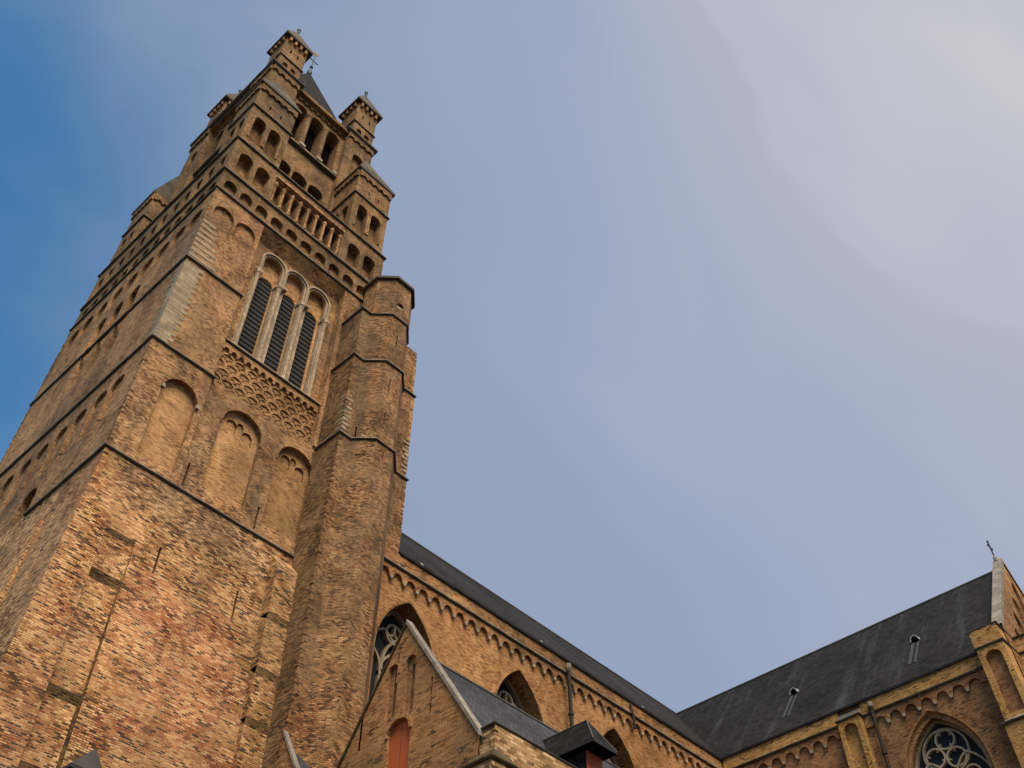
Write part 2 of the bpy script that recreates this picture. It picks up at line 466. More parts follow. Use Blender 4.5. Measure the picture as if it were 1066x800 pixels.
class MB:
    def __init__(self):
        self.v, self.f, self.mi, self.mats = [], [], [], []

    def m(self, name):
        if name not in self.mats:
            self.mats.append(name)
        return self.mats.index(name)

    def poly(self, pts, m):
        i = len(self.v)
        self.v += [V(p) for p in pts]
        self.f.append(tuple(range(i, i + len(pts))))
        self.mi.append(self.m(m))

    def box(self, x0, x1, y0, y1, z0, z1, m):
        a = [(x0, y0), (x1, y0), (x1, y1), (x0, y1)]
        self.prism(a, z0, z1, m)

    def prism(self, plan, z0, z1, m, cap=True):
        n = len(plan)
        for i in range(n):
            p, q = plan[i], plan[(i + 1) % n]
            self.poly([(*p, z0), (*q, z0), (*q, z1), (*p, z1)], m)
        if cap:
            self.poly([(*p, z1) for p in plan], m)
            self.poly([(*p, z0) for p in reversed(plan)], m)

    def solid(self, F, loop, d0, d1, m, m_side=None):
        """a flat outline in frame F given thickness from depth d0 (front) to d1 (back)"""
        ms = m_side or m
        n = len(loop)
        tris = tessellate_polygon([[Vector((a, b, 0)) for a, b in loop]])
        for t in tris:
            self.poly([F(*loop[k], d0) for k in t], m)
            self.poly([F(*loop[k], d1) for k in reversed(t)], m)
        for i in range(n):
            a, b = loop[i], loop[(i + 1) % n]
            self.poly([F(*a, d0), F(*a, d1), F(*b, d1), F(*b, d0)], ms)

    def relief(self, F, outer, holes, m, d=0.0):
        """wall face with recesses; hole = (loop, extra depth, back material or None, reveal material, sub holes)"""
        loops = [outer] + [h[0] for h in holes]
        flat = [p for l in loops for p in l]
        for t in tessellate_polygon([[Vector((a, b, 0)) for a, b in l] for l in loops]):
            self.poly([F(*flat[k], d) for k in t], m)
        for h in holes:
            loop, dd, mb, mr = h[:4]
            n = len(loop)
            for i in range(n):
                a, b = loop[i], loop[(i + 1) % n]
                self.poly([F(*a, d), F(*a, d + dd), F(*b, d + dd), F(*b, d)], mr)
            if mb is not None:
                self.relief(F, loop, h[4] if len(h) > 4 else [], mb, d + dd)

    def sweep(self, path, prof, m, closed=False):
        """profile [(outward, z)...] carried along a plan path; outward is on the right of travel"""
        if not closed:
            fine = [path[0]]
            for a, b in zip(path, path[1:]):
                L = math.hypot(b[0] - a[0], b[1] - a[1])
                c = max(1, int(L / 0.013))
                fine += [(a[0] + (b[0] - a[0]) * k / c, a[1] + (b[1] - a[1]) * k / c) for k in range(1, c)] + [b]
            path = fine
        n = len(path)
        rows = []
        for i, p in enumerate(path):
            ns = []
            if closed or i > 0:
                a = path[i - 1]
                ns.append(Vector((p[1] - a[1], -(p[0] - a[0]))).normalized())
            if closed or i < n - 1:
                b = path[(i + 1) % n]
                ns.append(Vector((b[1] - p[1], -(b[0] - p[0]))).normalized())
            nn = ns[0] if len(ns) == 1 else (ns[0] + ns[1]) / (1 + ns[0].dot(ns[1]))
            jo, jz = rnd.uniform(-0.0005, 0.0004), rnd.uniform(-0.00035, 0.00035)
            rows.append([(p[0] + nn.x * (o + (jo if o > 0 else 0)), p[1] + nn.y * (o + (jo if o > 0 else 0)), z + jz) for o, z in prof])
        k = len(prof)
        for i in range(n if closed else n - 1):
            r, s = rows[i], rows[(i + 1) % n]
            for j in range(k):
                self.poly([r[j], r[(j + 1) % k], s[(j + 1) % k], s[j]], m if isinstance(m, str) else m[j])
        if not closed:
            me_ = m if isinstance(m, str) else m[0]
            self.poly(list(reversed(rows[0])), me_)
            self.poly(rows[-1], me_)

    def wall_path(self, path, z0, z1, m, closed=False):
        n = len(path)
        for i in range(n if closed else n - 1):
            p, q = path[i], path[(i + 1) % n]
            self.poly([(*p, z0), (*q, z0), (*q, z1), (*p, z1)], m)

    def ribbon(self, F, pts, w, d0, d1, m, closed=False):
        """bar of square section following a line in frame F"""
        n = len(pts)
        L, Rr = [], []
        for i, p in enumerate(pts):
            a = pts[i - 1] if (closed or i > 0) else None
            b = pts[(i + 1) % n] if (closed or i < n - 1) else None
            ns = []
            if a:
                ns.append(Vector((-(p[1] - a[1]), p[0] - a[0])).normalized())
            if b:
                ns.append(Vector((-(b[1] - p[1]), b[0] - p[0])).normalized())
            nn = ns[0] if len(ns) == 1 else (ns[0] + ns[1]) / max(0.3, 1 + ns[0].dot(ns[1]))
            L.append((p[0] + nn.x * w / 2, p[1] + nn.y * w / 2))
            Rr.append((p[0] - nn.x * w / 2, p[1] - nn.y * w / 2))
        for i in range(n if closed else n - 1):
            j = (i + 1) % n
            self.poly([F(*Rr[i], d0), F(*Rr[j], d0), F(*L[j], d0), F(*L[i], d0)], m)
            self.poly([F(*L[i], d0), F(*L[j], d0), F(*L[j], d1), F(*L[i], d1)], m)
            self.poly([F(*Rr[j], d0), F(*Rr[i], d0), F(*Rr[i], d1), F(*Rr[j], d1)], m)
        if not closed:
            for i in (0, n - 1):
                self.poly([F(*Rr[i], d0), F(*L[i], d0), F(*L[i], d1), F(*Rr[i], d1)], m)

    def lathe(self, x, y, prof, m, n=10):
        """round solid about a vertical axis; prof [(radius, z)...]"""
        ring = [[(x + r * math.cos(2 * math.pi * k / n), y + r * math.sin(2 * math.pi * k / n), z) for k in range(n)] for r, z in prof]
        for a, b in zip(ring, ring[1:]):
            for k in range(n):
                self.poly([a[k], a[(k + 1) % n], b[(k + 1) % n], b[k]], m)
        self.poly(ring[-1], m)
        self.poly(list(reversed(ring[0])), m)

    def tube(self, p, q, r, m, n=8):
        p, q = Vector(p), Vector(q)
        ax = (q - p).normalized()
        t = ax.orthogonal().normalized()
        b = ax.cross(t)
        A = [tuple(p + (t * math.cos(2 * math.pi * k / n) + b * math.sin(2 * math.pi * k / n)) * r) for k in range(n)]
        B = [tuple(q + (t * math.cos(2 * math.pi * k / n) + b * math.sin(2 * math.pi * k / n)) * r) for k in range(n)]
        for k in range(n):
            self.poly([A[k], A[(k + 1) % n], B[(k + 1) % n], B[k]], m)
        self.poly(list(reversed(A)), m)
        self.poly(B, m)

    def pyramid(self, plan, z0, apex, m):
        n = len(plan)
        for i in range(n):
            self.poly([(*plan[i], z0), (*plan[(i + 1) % n], z0), apex], m)
        self.poly([(*p, z0) for p in reversed(plan)], m)

    def build(self, name, parent=None, label=None):
        me = bpy.data.meshes.new(name)
        base = Vector((0, 0, 0))
        p = parent
        while p is not None:
            base += p.location
            p = p.parent
        me.from_pydata([tuple(v - base) for v in self.v], [], self.f)
        for k in self.mats:
            me.materials.append(mat[k])
        me.polygons.foreach_set('material_index', self.mi)
        me.update()
        o = bpy.data.objects.new(name, me)
        COL.objects.link(o)
        if parent is not None:
            o.parent = parent
        if label:
            o['label'] = label
        return o


def thing(name, label, cat, loc, group=None):
    o = bpy.data.objects.new(name, None)
    COL.objects.link(o)
    o.location = V(loc)
    o['label'] = label
    o['category'] = cat
    if group:
        o['group'] = group
    return o


def FS(y):           # wall facing -Y : u = x
    return lambda u, v, d: (u, y + d, v)


def FW(x):           # wall facing -X : u = y
    return lambda u, v, d: (x + d, u, v)


def FQ(p, q):        # any vertical facet from plan point p to q, outward on the right
    t = Vector((q[0] - p[0], q[1] - p[1])).normalized()
    nx, ny = t.y, -t.x
    return lambda u, v, d: (p[0] + t.x * u - nx * d, p[1] + t.y * u - ny * d, v)


def rect(u0, u1, v0, v1):
    return [(u0, v0), (u1, v0), (u1, v1), (u0, v1)]


def arch(c, hw, v0, vs, kind='round', n=12, rise=None):
    """opening outline: jambs from v0 to springing vs, then a head"""
    pts = [(c - hw, v0), (c + hw, v0)]
    if kind == 'round':
        h = hw if rise is None else rise
        pts += [(c + hw * math.cos(a), vs + h * math.sin(a)) for a in [math.pi * k / n for k in range(n + 1)]]
    else:
        h = rise or hw * 1.732
        R_ = (hw * hw + h * h) / (2 * hw)
        amax = math.atan2(h, R_ - hw)
        m = n // 2
        rt = [(c + hw - R_ + R_ * math.cos(amax * k / m), vs + R_ * math.sin(amax * k / m)) for k in range(m + 1)]
        pts += rt + [(2 * c - a, b) for a, b in reversed(rt[:-1])]
    return pts


def head(c, hw, v0, vs, kind='round', n=14, rise=None):
    """only the line of the arch, left to right foot"""
    p = arch(c, hw, v0, vs, kind, n, rise)[1:]
    return p + [(c - hw, v0)]


def circle(c, v, r, n=16):
    return [(c + r * math.cos(2 * math.pi * k / n), v + r * math.sin(2 * math.pi * k / n)) for k in range(n)]


SHADE_UNDER = ('string', 'string', 'coping', 'coping', 'string')  # dark undersides paint in the shade below each course, faces stay pale


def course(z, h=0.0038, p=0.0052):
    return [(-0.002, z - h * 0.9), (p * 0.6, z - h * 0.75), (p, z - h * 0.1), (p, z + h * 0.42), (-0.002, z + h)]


# ------------------------------------------------------------------ ground
g = MB()
g.poly([(-60, -60, -ZC / S), (60, -60, -ZC / S), (60, 60, -ZC / S), (-60, 60, -ZC / S)], 'paving')
gr = g.build('ground')
gr['kind'] = 'structure'
gr['label'] = 'grey stone setts of the square around the church'
GZ = -ZC / S

# ================================================================== BELL TOWER
W, D = 0.413, 0.525
tower = thing('bell_tower', 'tall weathered brick church tower with black louvred belfry lancets and turreted crown', 'tower', (W / 2, D / 2, GZ))
S0, W0 = FS(0.0), FW(0.0)

slits = []      # (frame, u, v0, v1, halfwidth, depth)


def slit(F, u, v0, v1, hw=0.0016, d=0.012):
    slits.append((F, u, v0, v1, hw, d))
    return (rect(u - hw, u + hw, v0, v1), d, None, 'brick_dark')


# --- stage A (battered foot)
a = MB()
zA = 1.0
ZB = 0.985


def bat(z):
    return max(0.0, ZB - z) * 0.05


def Sb(u, v, d):
    return (u, d - bat(v), v)


def Wb(u, v, d):
    return (d - bat(v), u, v)


REC = ((0.040, 0.0850, ((0.868, 0.003), (0.797, 0.008), (0.629, 0.013), (0.535, 0.018))),)
holesS = [
    (rect(0.040, 0.0845, 0.62, 0.868), 0.006, 'brick_lower', 'brick_lower', []),
    slit(Sb, 0.1215, 0.842, 0.888), slit(Sb, 0.2525, 0.836, 0.888),
]
holesS = holesS[1:]
for u0, u1, steps in REC:
    SH = 0.0115
    holesS.append((rect(u0, u1, 0.2, steps[0][0] + SH * 0.6), 0.0002, None, 'brick_lower'))
    dp = 0.0
    for k, (zk, dk) in enumerate(steps):
        zt = zk + (SH * 0.6 if k == 0 else SH)
        zn = steps[k + 1][0] + SH if k + 1 < len(steps) else 0.2
        a.poly([Sb(u0, zt, dp), Sb(u1, zt, dp), Sb(u1, zk, dk), Sb(u0, zk, dk)], 'brick_moss_shade')
        a.poly([Sb(u0, zk, dk), Sb(u1, zk, dk), Sb(u1, zn, dk), Sb(u0, zn, dk)], 'brick_lower')
        for uu, mm in ((u0, 'brick_lower'), (u1, 'brick_moss_shade')):  # right reveal in dark brick: its shade painted into the colour
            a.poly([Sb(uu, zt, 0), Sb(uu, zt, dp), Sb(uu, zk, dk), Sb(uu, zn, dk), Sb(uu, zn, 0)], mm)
        dp = dk
a.relief(Sb, [(-bat(GZ), GZ), (W, GZ), (W, ZB), (0, ZB)], holesS, 'brick_lower')
a.relief(Wb, [(-bat(GZ), GZ), (D, GZ), (D, ZB), (0, ZB)], [], 'brick_lower')
a.relief(S0, rect(0, W, ZB, zA), [], 'brick_lower')
a.relief(W0, rect(0, D, ZB, zA), [], 'brick_lower')
a.wall_path([(W, 0), (W, D), (0, D)], GZ, zA, 'brick_lower')
def ragged(mb, x, y, z0, z1, m, sx=1, sy=1, n=60):
    """bricks standing a little proud along a worn arris"""
    for _ in range(n):
        z = rnd.uniform(z0, z1)
        o = rnd.uniform(0.0003, 0.0012)
        l1, l2 = rnd.uniform(0.002, 0.009), rnd.uniform(0.002, 0.009)
        h_ = rnd.choice((0.0026, 0.0026, 0.0052, 0.008))
        xs, ys = sorted((x - sx * o, x + sx * l1)), sorted((y - sy * o, y + sy * l2))
        mb.box(xs[0], xs[1], ys[0], ys[1], z, z + h_, m)


ragged(a, 0, 0, 0.945, 0.99, 'brick_lower', n=14)
ragged(a, -0.009, -0.009, 0.5, 0.93, 'brick_lower', n=0)
ragged(a, 0, D, 0.9, 0.96, 'brick_lower', 1, -1, 20)
a.build('lower_wall', tower, 'mottled red and tan brick lower stage')


def offset_strip(F, u0, u1, steps):
    """shallow buttress strip that grows thicker downwards, each step with a steep mossy weathering"""
    o = MB()
    p0 = 0.0
    for k, (z, p) in enumerate(steps):
        zn = steps[k + 1][0] if k + 1 < len(steps) else GZ
        h = (p - p0) * 1.9
        e = 0.0006 * k
        a0, a1 = u0 - e, u1 + e
        o.poly([F(a0, z, -p0), F(a1, z, -p0), F(a1, z - h, -p), F(a0, z - h, -p)], 'brick_moss_shade')
        o.poly([F(a0, z - h, -p), F(a1, z - h, -p), F(a1, zn, -p), F(a0, zn, -p)], 'brick_lower')
        for uu in (a0, a1):
            o.poly([F(uu, z, -p0), F(uu, z - h, -p), F(uu, zn, -p), F(uu, zn, 0.002), F(uu, z, 0.002)], 'brick_lower')
        p0 = p
    return o.build('buttress_strip', tower)


offset_strip(Wb, 0.11, 0.15, ((0.93, 0.004), (0.80, 0.009), (0.66, 0.014)))
# pier against the stair turret, stepping back under three mossy splays
o = MB()
px0, px1 = 0.297, 0.337
PTOP = 0.958
steps = ((PTOP, 0.019), (0.866, 0.016), (0.776, 0.0125), (0.700, 0.009), (0.620, 0.006))
for k, (zt, p) in enumerate(steps):
    zn = steps[k + 1][0] if k + 1 < len(steps) else GZ
    if k:
        p1 = steps[k - 1][1]
        o.poly([Sb(px0, zt + 0.001, -p1), Sb(px1, zt + 0.001, -p1), Sb(px1, zt - 0.011, -p), Sb(px0, zt - 0.011, -p)], 'brick_moss_shade')
    zs_ = zt - 0.011 if k else zt
    o.poly([Sb(px0, zs_, -p), Sb(px1, zs_, -p), Sb(px1, zn + 0.001, -p), Sb(px0, zn + 0.001, -p)], 'brick_lower')
    o.poly([Sb(px0, zt, 0.001), Sb(px0, zs_, -p), Sb(px0, zn, -p), Sb(px0, zn, 0.001)], 'brick_lower')
o.poly([Sb(px0, PTOP, -0.019), Sb(px1, PTOP, -0.019), Sb(px1, 0.984, 0.001), Sb(px0, 0.984, 0.001)], 'brick_lower')
o.poly([Sb(px0, PTOP, -0.019), Sb(px0, PTOP, 0.001), Sb(px0, 0.984, 0.001)], 'brick_lower')
o.build('buttress_strip', tower)

# --- stage B with blind arches
b = MB()
zB = 1.246
PX = 0.116            # right edge of the corner pier
FB = FS(0.0)
hb = []
hb.append((arch(0.0745, 0.0315, 1.022, 1.165), 0.009, 'brick_panel', 'brick_mid', []))
b.relief(FB, rect(0, PX, zA, zB), hb, 'brick_mid')
b.poly([FB(PX, zA, 0), FB(PX, zB, 0), FB(PX, zB, 0.004), FB(PX, zA, 0.004)], 'brick_mid')
FB2 = FS(0.004)


def trefoil(c, hw):
    """head of a blind arch: two cusped lobes under the round outer arch"""
    return [arch(c - hw * 0.42, hw * 0.27, 1.172, 1.188), arch(c + hw * 0.42, hw * 0.27, 1.165, 1.181), arch(c, hw * 0.16, 1.186, 1.196)]


hb2 = []
for c, hw in ((0.1935, 0.0385), (0.305, 0.0365)):
    sub = [(l, 0.0035, 'brick_panel', 'brick_dark', []) for l in trefoil(c, hw)]
    hb2.append((arch(c, hw, 1.032, 1.181), 0.008, 'brick_panel', 'brick_mid', sub))
hb2 += [slit(FB2, 0.1265, 1.014, 1.060, 0.0018), slit(FB2, 0.258, 1.012, 1.058, 0.0018)]
b.relief(FB2, rect(PX, W, zA, zB), hb2, 'brick_mid')
hw_ = [(rect(0.019, 0.040, 1.03, 1.20), 0.004, 'brick_panel', 'brick_mid', [])]
hw_ = []
for c in (0.070, 0.120, 0.179, 0.237, 0.295, 0.350, 0.408, 0.462):
    hw_.append((arch(c, 0.0195, 1.10, 1.185), 0.0055, 'brick_mid', 'brick_mid', []))
hw_.append((arch(0.245, 0.024, 1.004, 1.047), 0.030, 'void', 'brick_mid', []))
b.relief(W0, rect(0, D, zA, zB), hw_, 'brick_mid')
b.wall_path([(W, 0.004), (W, D), (0, D)], zA, zB, 'brick_mid')
ragged(b, 0, 0, 1.01, 1.235, 'brick_mid', n=50)
ragged(b, 0, D, 1.0, 1.24, 'brick_mid', 1, -1, 60)
b.build('middle_wall', tower, 'tan brick stage with three blind arches')
# hood moulds over the blind arches
for F, pts in ((FB2, head(0.1935, 0.0395, 1.172, 1.181)), (FB2, head(0.305, 0.0375, 1.172, 1.181)), (FB, head(0.0745, 0.0325, 1.160, 1.165))):
    hm = MB()
    hm.ribbon(F, pts, 0.0026, -0.0018, 0.001, 'brick_mid')
    hm.build('arch_hood', tower)
for c, v in ((0.043, 1.162), (0.1065, 1.162)):
    hm = MB()
    hm.solid(FB, rect(c - .0028, c + .0028, v - .002, v + .005), -0.004, 0.001, 'corbel')
    hm.build('impost', tower)

# --- stage C: belfry
c_ = MB()
zC = 1.712
PT = 1.708
hc = []
for cc, h in ((0.034, 0.0225), (0.085, 0.0225)):
    hc.append((arch(cc, h, 1.60, 1.648), 0.006, 'brick_mid', 'brick_mid', []))
c_.relief(S0, rect(0, PX, zB, zC), hc, 'brick_mid')
# side of pier and recessed window bay
BY = 0.020
Fbay = FS(BY)
Fap = FS(0.010)
c_.poly([S0(PX, zB, 0), S0(PX, zC, 0), S0(PX, zC, BY), S0(PX, zB, BY)], 'brick_mid')
c_.relief(Fap, rect(PX, W, zB, 1.352), [], 'brick_panel')
c_.poly([(PX, 0.010, 1.352), (W, 0.010, 1.352), (W, BY, 1.370), (PX, BY, 1.370)], 'brick_dark')
lanc = [(0.1690, 1.592), (0.2250, 1.592), (0.2810, 1.592)]
holes = [(arch(c, 0.0222, 1.372, 1.641), 0.011, None, 'brick_mid') for c, v in lanc]
c_.relief(Fbay, rect(PX, 0.345, 1.35, PT), holes, 'brick_mid')
for c, v in lanc:
    Fi = FS(BY + 0.011)
    c_.relief(Fi, arch(c, 0.0222, 1.372, 1.641), [(arch(c, 0.0186, 1.374, 1.590), 0.0045, None, 'brick_panel')], 'brick_panel')
c_.poly([(PX, 0.0, PT), (0.345, 0.0, PT), (0.345, BY, 1.681), (PX, BY, 1.681)], 'brick_mid')
c_.poly([(PX, 0.0, PT), (W, 0.0, PT), (W, 0.0, zC), (PX, 0.0, zC)], 'brick_upper')
c_.poly([(0.330, 0.0, zB), (W, 0.0, zB), (W, 0.0, PT), (0.330, 0.0, PT)], 'brick_mid')
c_.poly([(0.330, 0.0, zB), (0.330, BY, zB), (0.330, BY, PT), (0.330, 0.0, PT)], 'brick_mid')
hw2 = []
for k in range(9):
    hw2.append((arch(0.045 + 0.054 * k, 0.0205, 1.612, 1.650), 0.006, 'brick_mid', 'brick_mid', []))
for cc in (0.205, 0.262, 0.320):
    hw2.append((arch(cc, 0.019, 1.372, 1.555), 0.03, 'void', 'brick_mid', []))
c_.relief(W0, rect(0, D, zB, zC), hw2, 'brick_mid')
c_.wall_path([(W, 0), (W, D), (0, D)], zB, zC, 'brick_mid')
ragged(c_, 0, 0, 1.60, 1.705, 'brick_mid', n=24)
ragged(c_, 0, D, 1.25, 1.70, 'brick_mid', 1, -1, 90)
c_.build('belfry_wall', tower, 'tan brick belfry stage')

# louvred lancets
for c, v in lanc:
    w = MB()
    Fi = FS(BY + 0.0135)
    w.ribbon(Fi, head(c, 0.0180, 1.374, 1.590), 0.0016, -0.002, 0.002, 'brick_panel')
    win = w.build('belfry_window', tower)
    lv = MB()
    zz = 1.376
    lv.relief(FS(BY + 0.0156), arch(c, 0.0185, 1.374, 1.590), [], 'void')
    while zz < 1.602:
        hw = 0.0180 if zz < 1.588 else math.sqrt(max(0.00002, 0.0180 ** 2 - (zz - 1.588) ** 2))
        y1 = BY + 0.0153
        lv.poly([(c - hw, y1 - 0.0022, zz), (c + hw, y1 - 0.0022, zz), (c + hw, y1, zz + 0.0135), (c - hw, y1, zz + 0.0135)], 'louvre')
        lv.poly([(c - hw, y1 - 0.0022, zz), (c + hw, y1 - 0.0022, zz), (c + hw, y1 - 0.0022, zz - 0.0012), (c - hw, y1 - 0.0022, zz - 0.0012)], 'louvre')
        zz += 0.0125
    lv.build('louvre', win)
# stone shafts, capitals and arch mouldings of the lancets
for k, x in enumerate((0.1415, 0.1970, 0.2530, 0.3085)):
    s_ = MB()
    hw = 0.0088 if k in (1, 2) else 0.0058
    s_.box(x - hw, x + hw, BY - 0.0006, BY + 0.0145, 1.362, 1.590, 'pale')
    s_.lathe(x - (0.004 if k in (1, 2) else 0), BY - 0.003, [(0.0058, 1.364), (0.0058, 1.369), (0.0042, 1.373), (0.0042, 1.574)], 'pale', 10)
    s_.build('mullion', tower)
    cp = MB()
    cp.lathe(x - (0.004 if k in (1, 2) else 0), BY - 0.003, [(0.0044, 1.574), (0.0062, 1.583), (0.0078, 1.586), (0.0078, 1.593)], 'pale', 8)
    cp.box(x - hw - 0.002, x + hw + 0.002, BY - 0.009, BY + 0.0142, 1.590, 1.597, 'pale')
    cp.build('capital', tower)
for k, (c, v) in enumerate(lanc):
    m_ = MB()
    for j, (r, d0) in enumerate(((0.0282, -0.0062), (0.0240, -0.0030))):
        m_.ribbon(Fbay, [(c - r, 1.597)] + [(c + r * math.cos(t), 1.641 + r * math.sin(t)) for t in [math.pi - math.pi * q / 16 for q in range(17)]] + [(c + r, 1.597)],
                  0.0042, d0 - 0.0003 * k, 0.003, 'pale')
    m_.build('arch_moulding', tower)

# apron of interlaced arches below the belfry sill
ap = MB()
for row in range(4):
    z = 1.2525 + 0.0185 * row
    for k in range(9):
        c = 0.121 + 0.0262 * k + (0.0131 if row % 2 else 0.0)
        for r, dx, w_ in ((0.0152, 0, 0.0030), (0.0068, -0.0070, 0.0022), (0.0068, 0.0070, 0.0022)):
            pts = [(c + dx + r * math.cos(t), z + (0 if r > .01 else 0.0015) + r * 1.15 * math.sin(t)) for t in [math.pi - math.pi * q / 12 for q in range(13)]]
            pts = [p for p in pts if PX + 0.002 < p[0] < 0.328 and p[1] < 1.3265]
            if len(pts) > 3:
                ap.ribbon(Fap, pts, w_, -0.0022 - 0.0002 * (k % 2) - 0.0004 * (row % 2) + (0.0012 if r < .01 else 0), 0.001, 'brick_panel')
ap.build('interlaced_arcade', tower)
st = MB()
loop = [(PX + 0.0015, 1.346), (PX + 0.0015, 1.330)]
n = 13
for k in range(n):
    c = PX + 0.0098 + 0.01565 * k
    loop += [(c - 0.0052, 1.330)] + [(c + 0.0052 * math.cos(t), 1.331 + 0.0058 * math.sin(t)) for t in [math.pi - math.pi * q / 6 for q in range(7)]] + [(c + 0.0052, 1.330)]
    if k < n - 1:
        loop += [(c + 0.0068, 1.326), (c + 0.0092, 1.326)]
loop += [(0.327, 1.330), (0.327, 1.346)]
st.solid(Fap, loop, -0.0055, 0.001, 'brick_panel')
st.build('sill_corbel_table', tower)

# quoins: pale stone on the pier corner
q = MB()
z = 1.252
k = 0
while z < 1.462:
    wS = 0.024 + (0.008 if k % 2 else 0) + 0.006 * math.sin((z - 1.25) * 9)
    wW = 0.026 - (0.010 if k % 2 else 0)
    q.solid(S0, rect(0, wS, z, z + 0.0072), -0.0007, 0.001, 'quoin')
    q.solid(W0, rect(0, wW, z, z + 0.0072), -0.0007, 0.001, 'quoin')
    z += 0.0075
    k += 1
q.build('quoin', tower, 'pale stone quoins on the tower corner')
q = MB()
for k in range(8):
    z = 1.482 + 0.0155 * k
    q.solid(S0, rect(0, 0.056 - 0.004 * (k % 2) - 0.0035 * k, z, z + 0.0078), -0.0007, 0.001, 'quoin')
    q.solid(W0, rect(0, 0.040 - 0.003 * k, z, z + 0.0078), -0.0007, 0.001, 'quoin')
q.build('stone_band', tower, 'striped pale stone bands on the tower corner')

# --- string courses of the shaft
RING = [(0, D), (0, 0), (PX, 0)]


def string(path, z, h=0.0030, p=0.0042, m=SHADE_UNDER, nm='string_course'):
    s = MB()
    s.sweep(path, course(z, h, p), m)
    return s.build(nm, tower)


string([(0, 0.217), (0, 0), (PX, 0), (PX, 0.003)], 1.0)
string([(PX + 0.001, 0.0006), (0.335, 0.0006)], 1.0)
string([(0, D), (0, 0.276)], 0.968)
string([(0, D), (0, 0), (PX, 0), (PX, 0.010)], 1.246)
string([(PX + 0.001, 0.010), (0.336, 0.010)], 1.246)
string([(PX + 0.001, 0.006), (0.328, 0.006)], 1.350, 0.004, 0.0055, ('string', 'string', 'pale', 'pale', 'string'))
string([(0, D), (0, 0), (PX, 0), (PX, BY)], 1.472)

# --- frieze of round niches
U1, U2, U3 = 1.712, 1.785, 1.915
f = MB()
hs = [(circle(0.025 + 0.0383 * k, 1.744, 0.0118, 14), 0.008, 'brick_mid', 'brick_upper', []) for k in range(10)]
hs = [(arch(0.025 + 0.0383 * k, 0.0142, 1.728, 1.746), 0.010, 'brick_mid', 'brick_upper', []) for k in range(10)]
f.relief(S0, rect(0, W, U1, U2), hs, 'brick_upper')
hs = [(arch(0.030 + 0.0383 * k, 0.0142, 1.728, 1.746), 0.010, 'brick_mid', 'brick_upper', []) for k in range(13)]
f.relief(W0, rect(0, D, U1, U2), hs, 'brick_upper')
f.wall_path([(W, 0), (W, D), (0, D)], U1, U2, 'brick_upper')
f.build('niche_frieze', tower)
FULL = [(0, D), (0, 0), (W, 0), (W, D)]
string(FULL, U1, 0.0030, 0.0042)
string(FULL, U2, 0.0032, 0.0050)

# --- blind arcade stage
ar = MB()
cen = [0.1235 + 0.0222 * k for k in range(8)]
sub = [(arch(c, 0.0078, 1.803, 1.868, n=8), 0.020, 'brick_upper', 'brick_upper', []) for c in cen]
hs = [(arch(0.0345, 0.0165, 1.803, 1.866), 0.022, 'brick_mid', 'brick_upper', []),
      (arch(0.078, 0.0165, 1.803, 1.866), 0.022, 'brick_mid', 'brick_upper', []),
      (rect(0.108, 0.294, 1.797, 1.882), 0.006, 'brick_upper', 'brick_upper', sub),
      (arch(0.331, 0.0165, 1.803, 1.862), 0.022, 'brick_mid', 'brick_upper', []),
      (arch(0.376, 0.0165, 1.803, 1.862), 0.022, 'brick_mid', 'brick_upper', [])]
ar.relief(S0, rect(0, W, U2, U3), hs, 'brick_upper')
hs = [(arch(0.034 + 0.0415 * k, 0.0125, 1.803, 1.864), 0.020, 'brick_upper', 'brick_upper', []) for k in range(12)]
ar.relief(W0, rect(0, D, U2, U3), hs, 'brick_upper')
ar.wall_path([(W, 0), (W, D), (0, D)], U2, U3, 'brick_upper')
ar.poly([(0, 0, U3), (W, 0, U3), (W, D, U3), (0, D, U3)], 'slab')
ar.build('arcade_wall', tower)
for k in range(9):
    x = 0.1124 + 0.0222 * k
    co = MB()
    co.lathe(x, 0.0025, [(0.0042, 1.798), (0.0042, 1.803), (0.003, 1.806), (0.003, 1.860), (0.0048, 1.868), (0.0048, 1.873)], 'brick_mid', 8)
    co.build('colonnette', tower)
hd = MB()
hd.solid(S0, rect(0.1065, 0.2955, 1.886, 1.893), -0.004, 0.001, 'brick_mid')
hd.build('arcade_hood', tower)
string(FULL, U3, 0.0032, 0.0050)

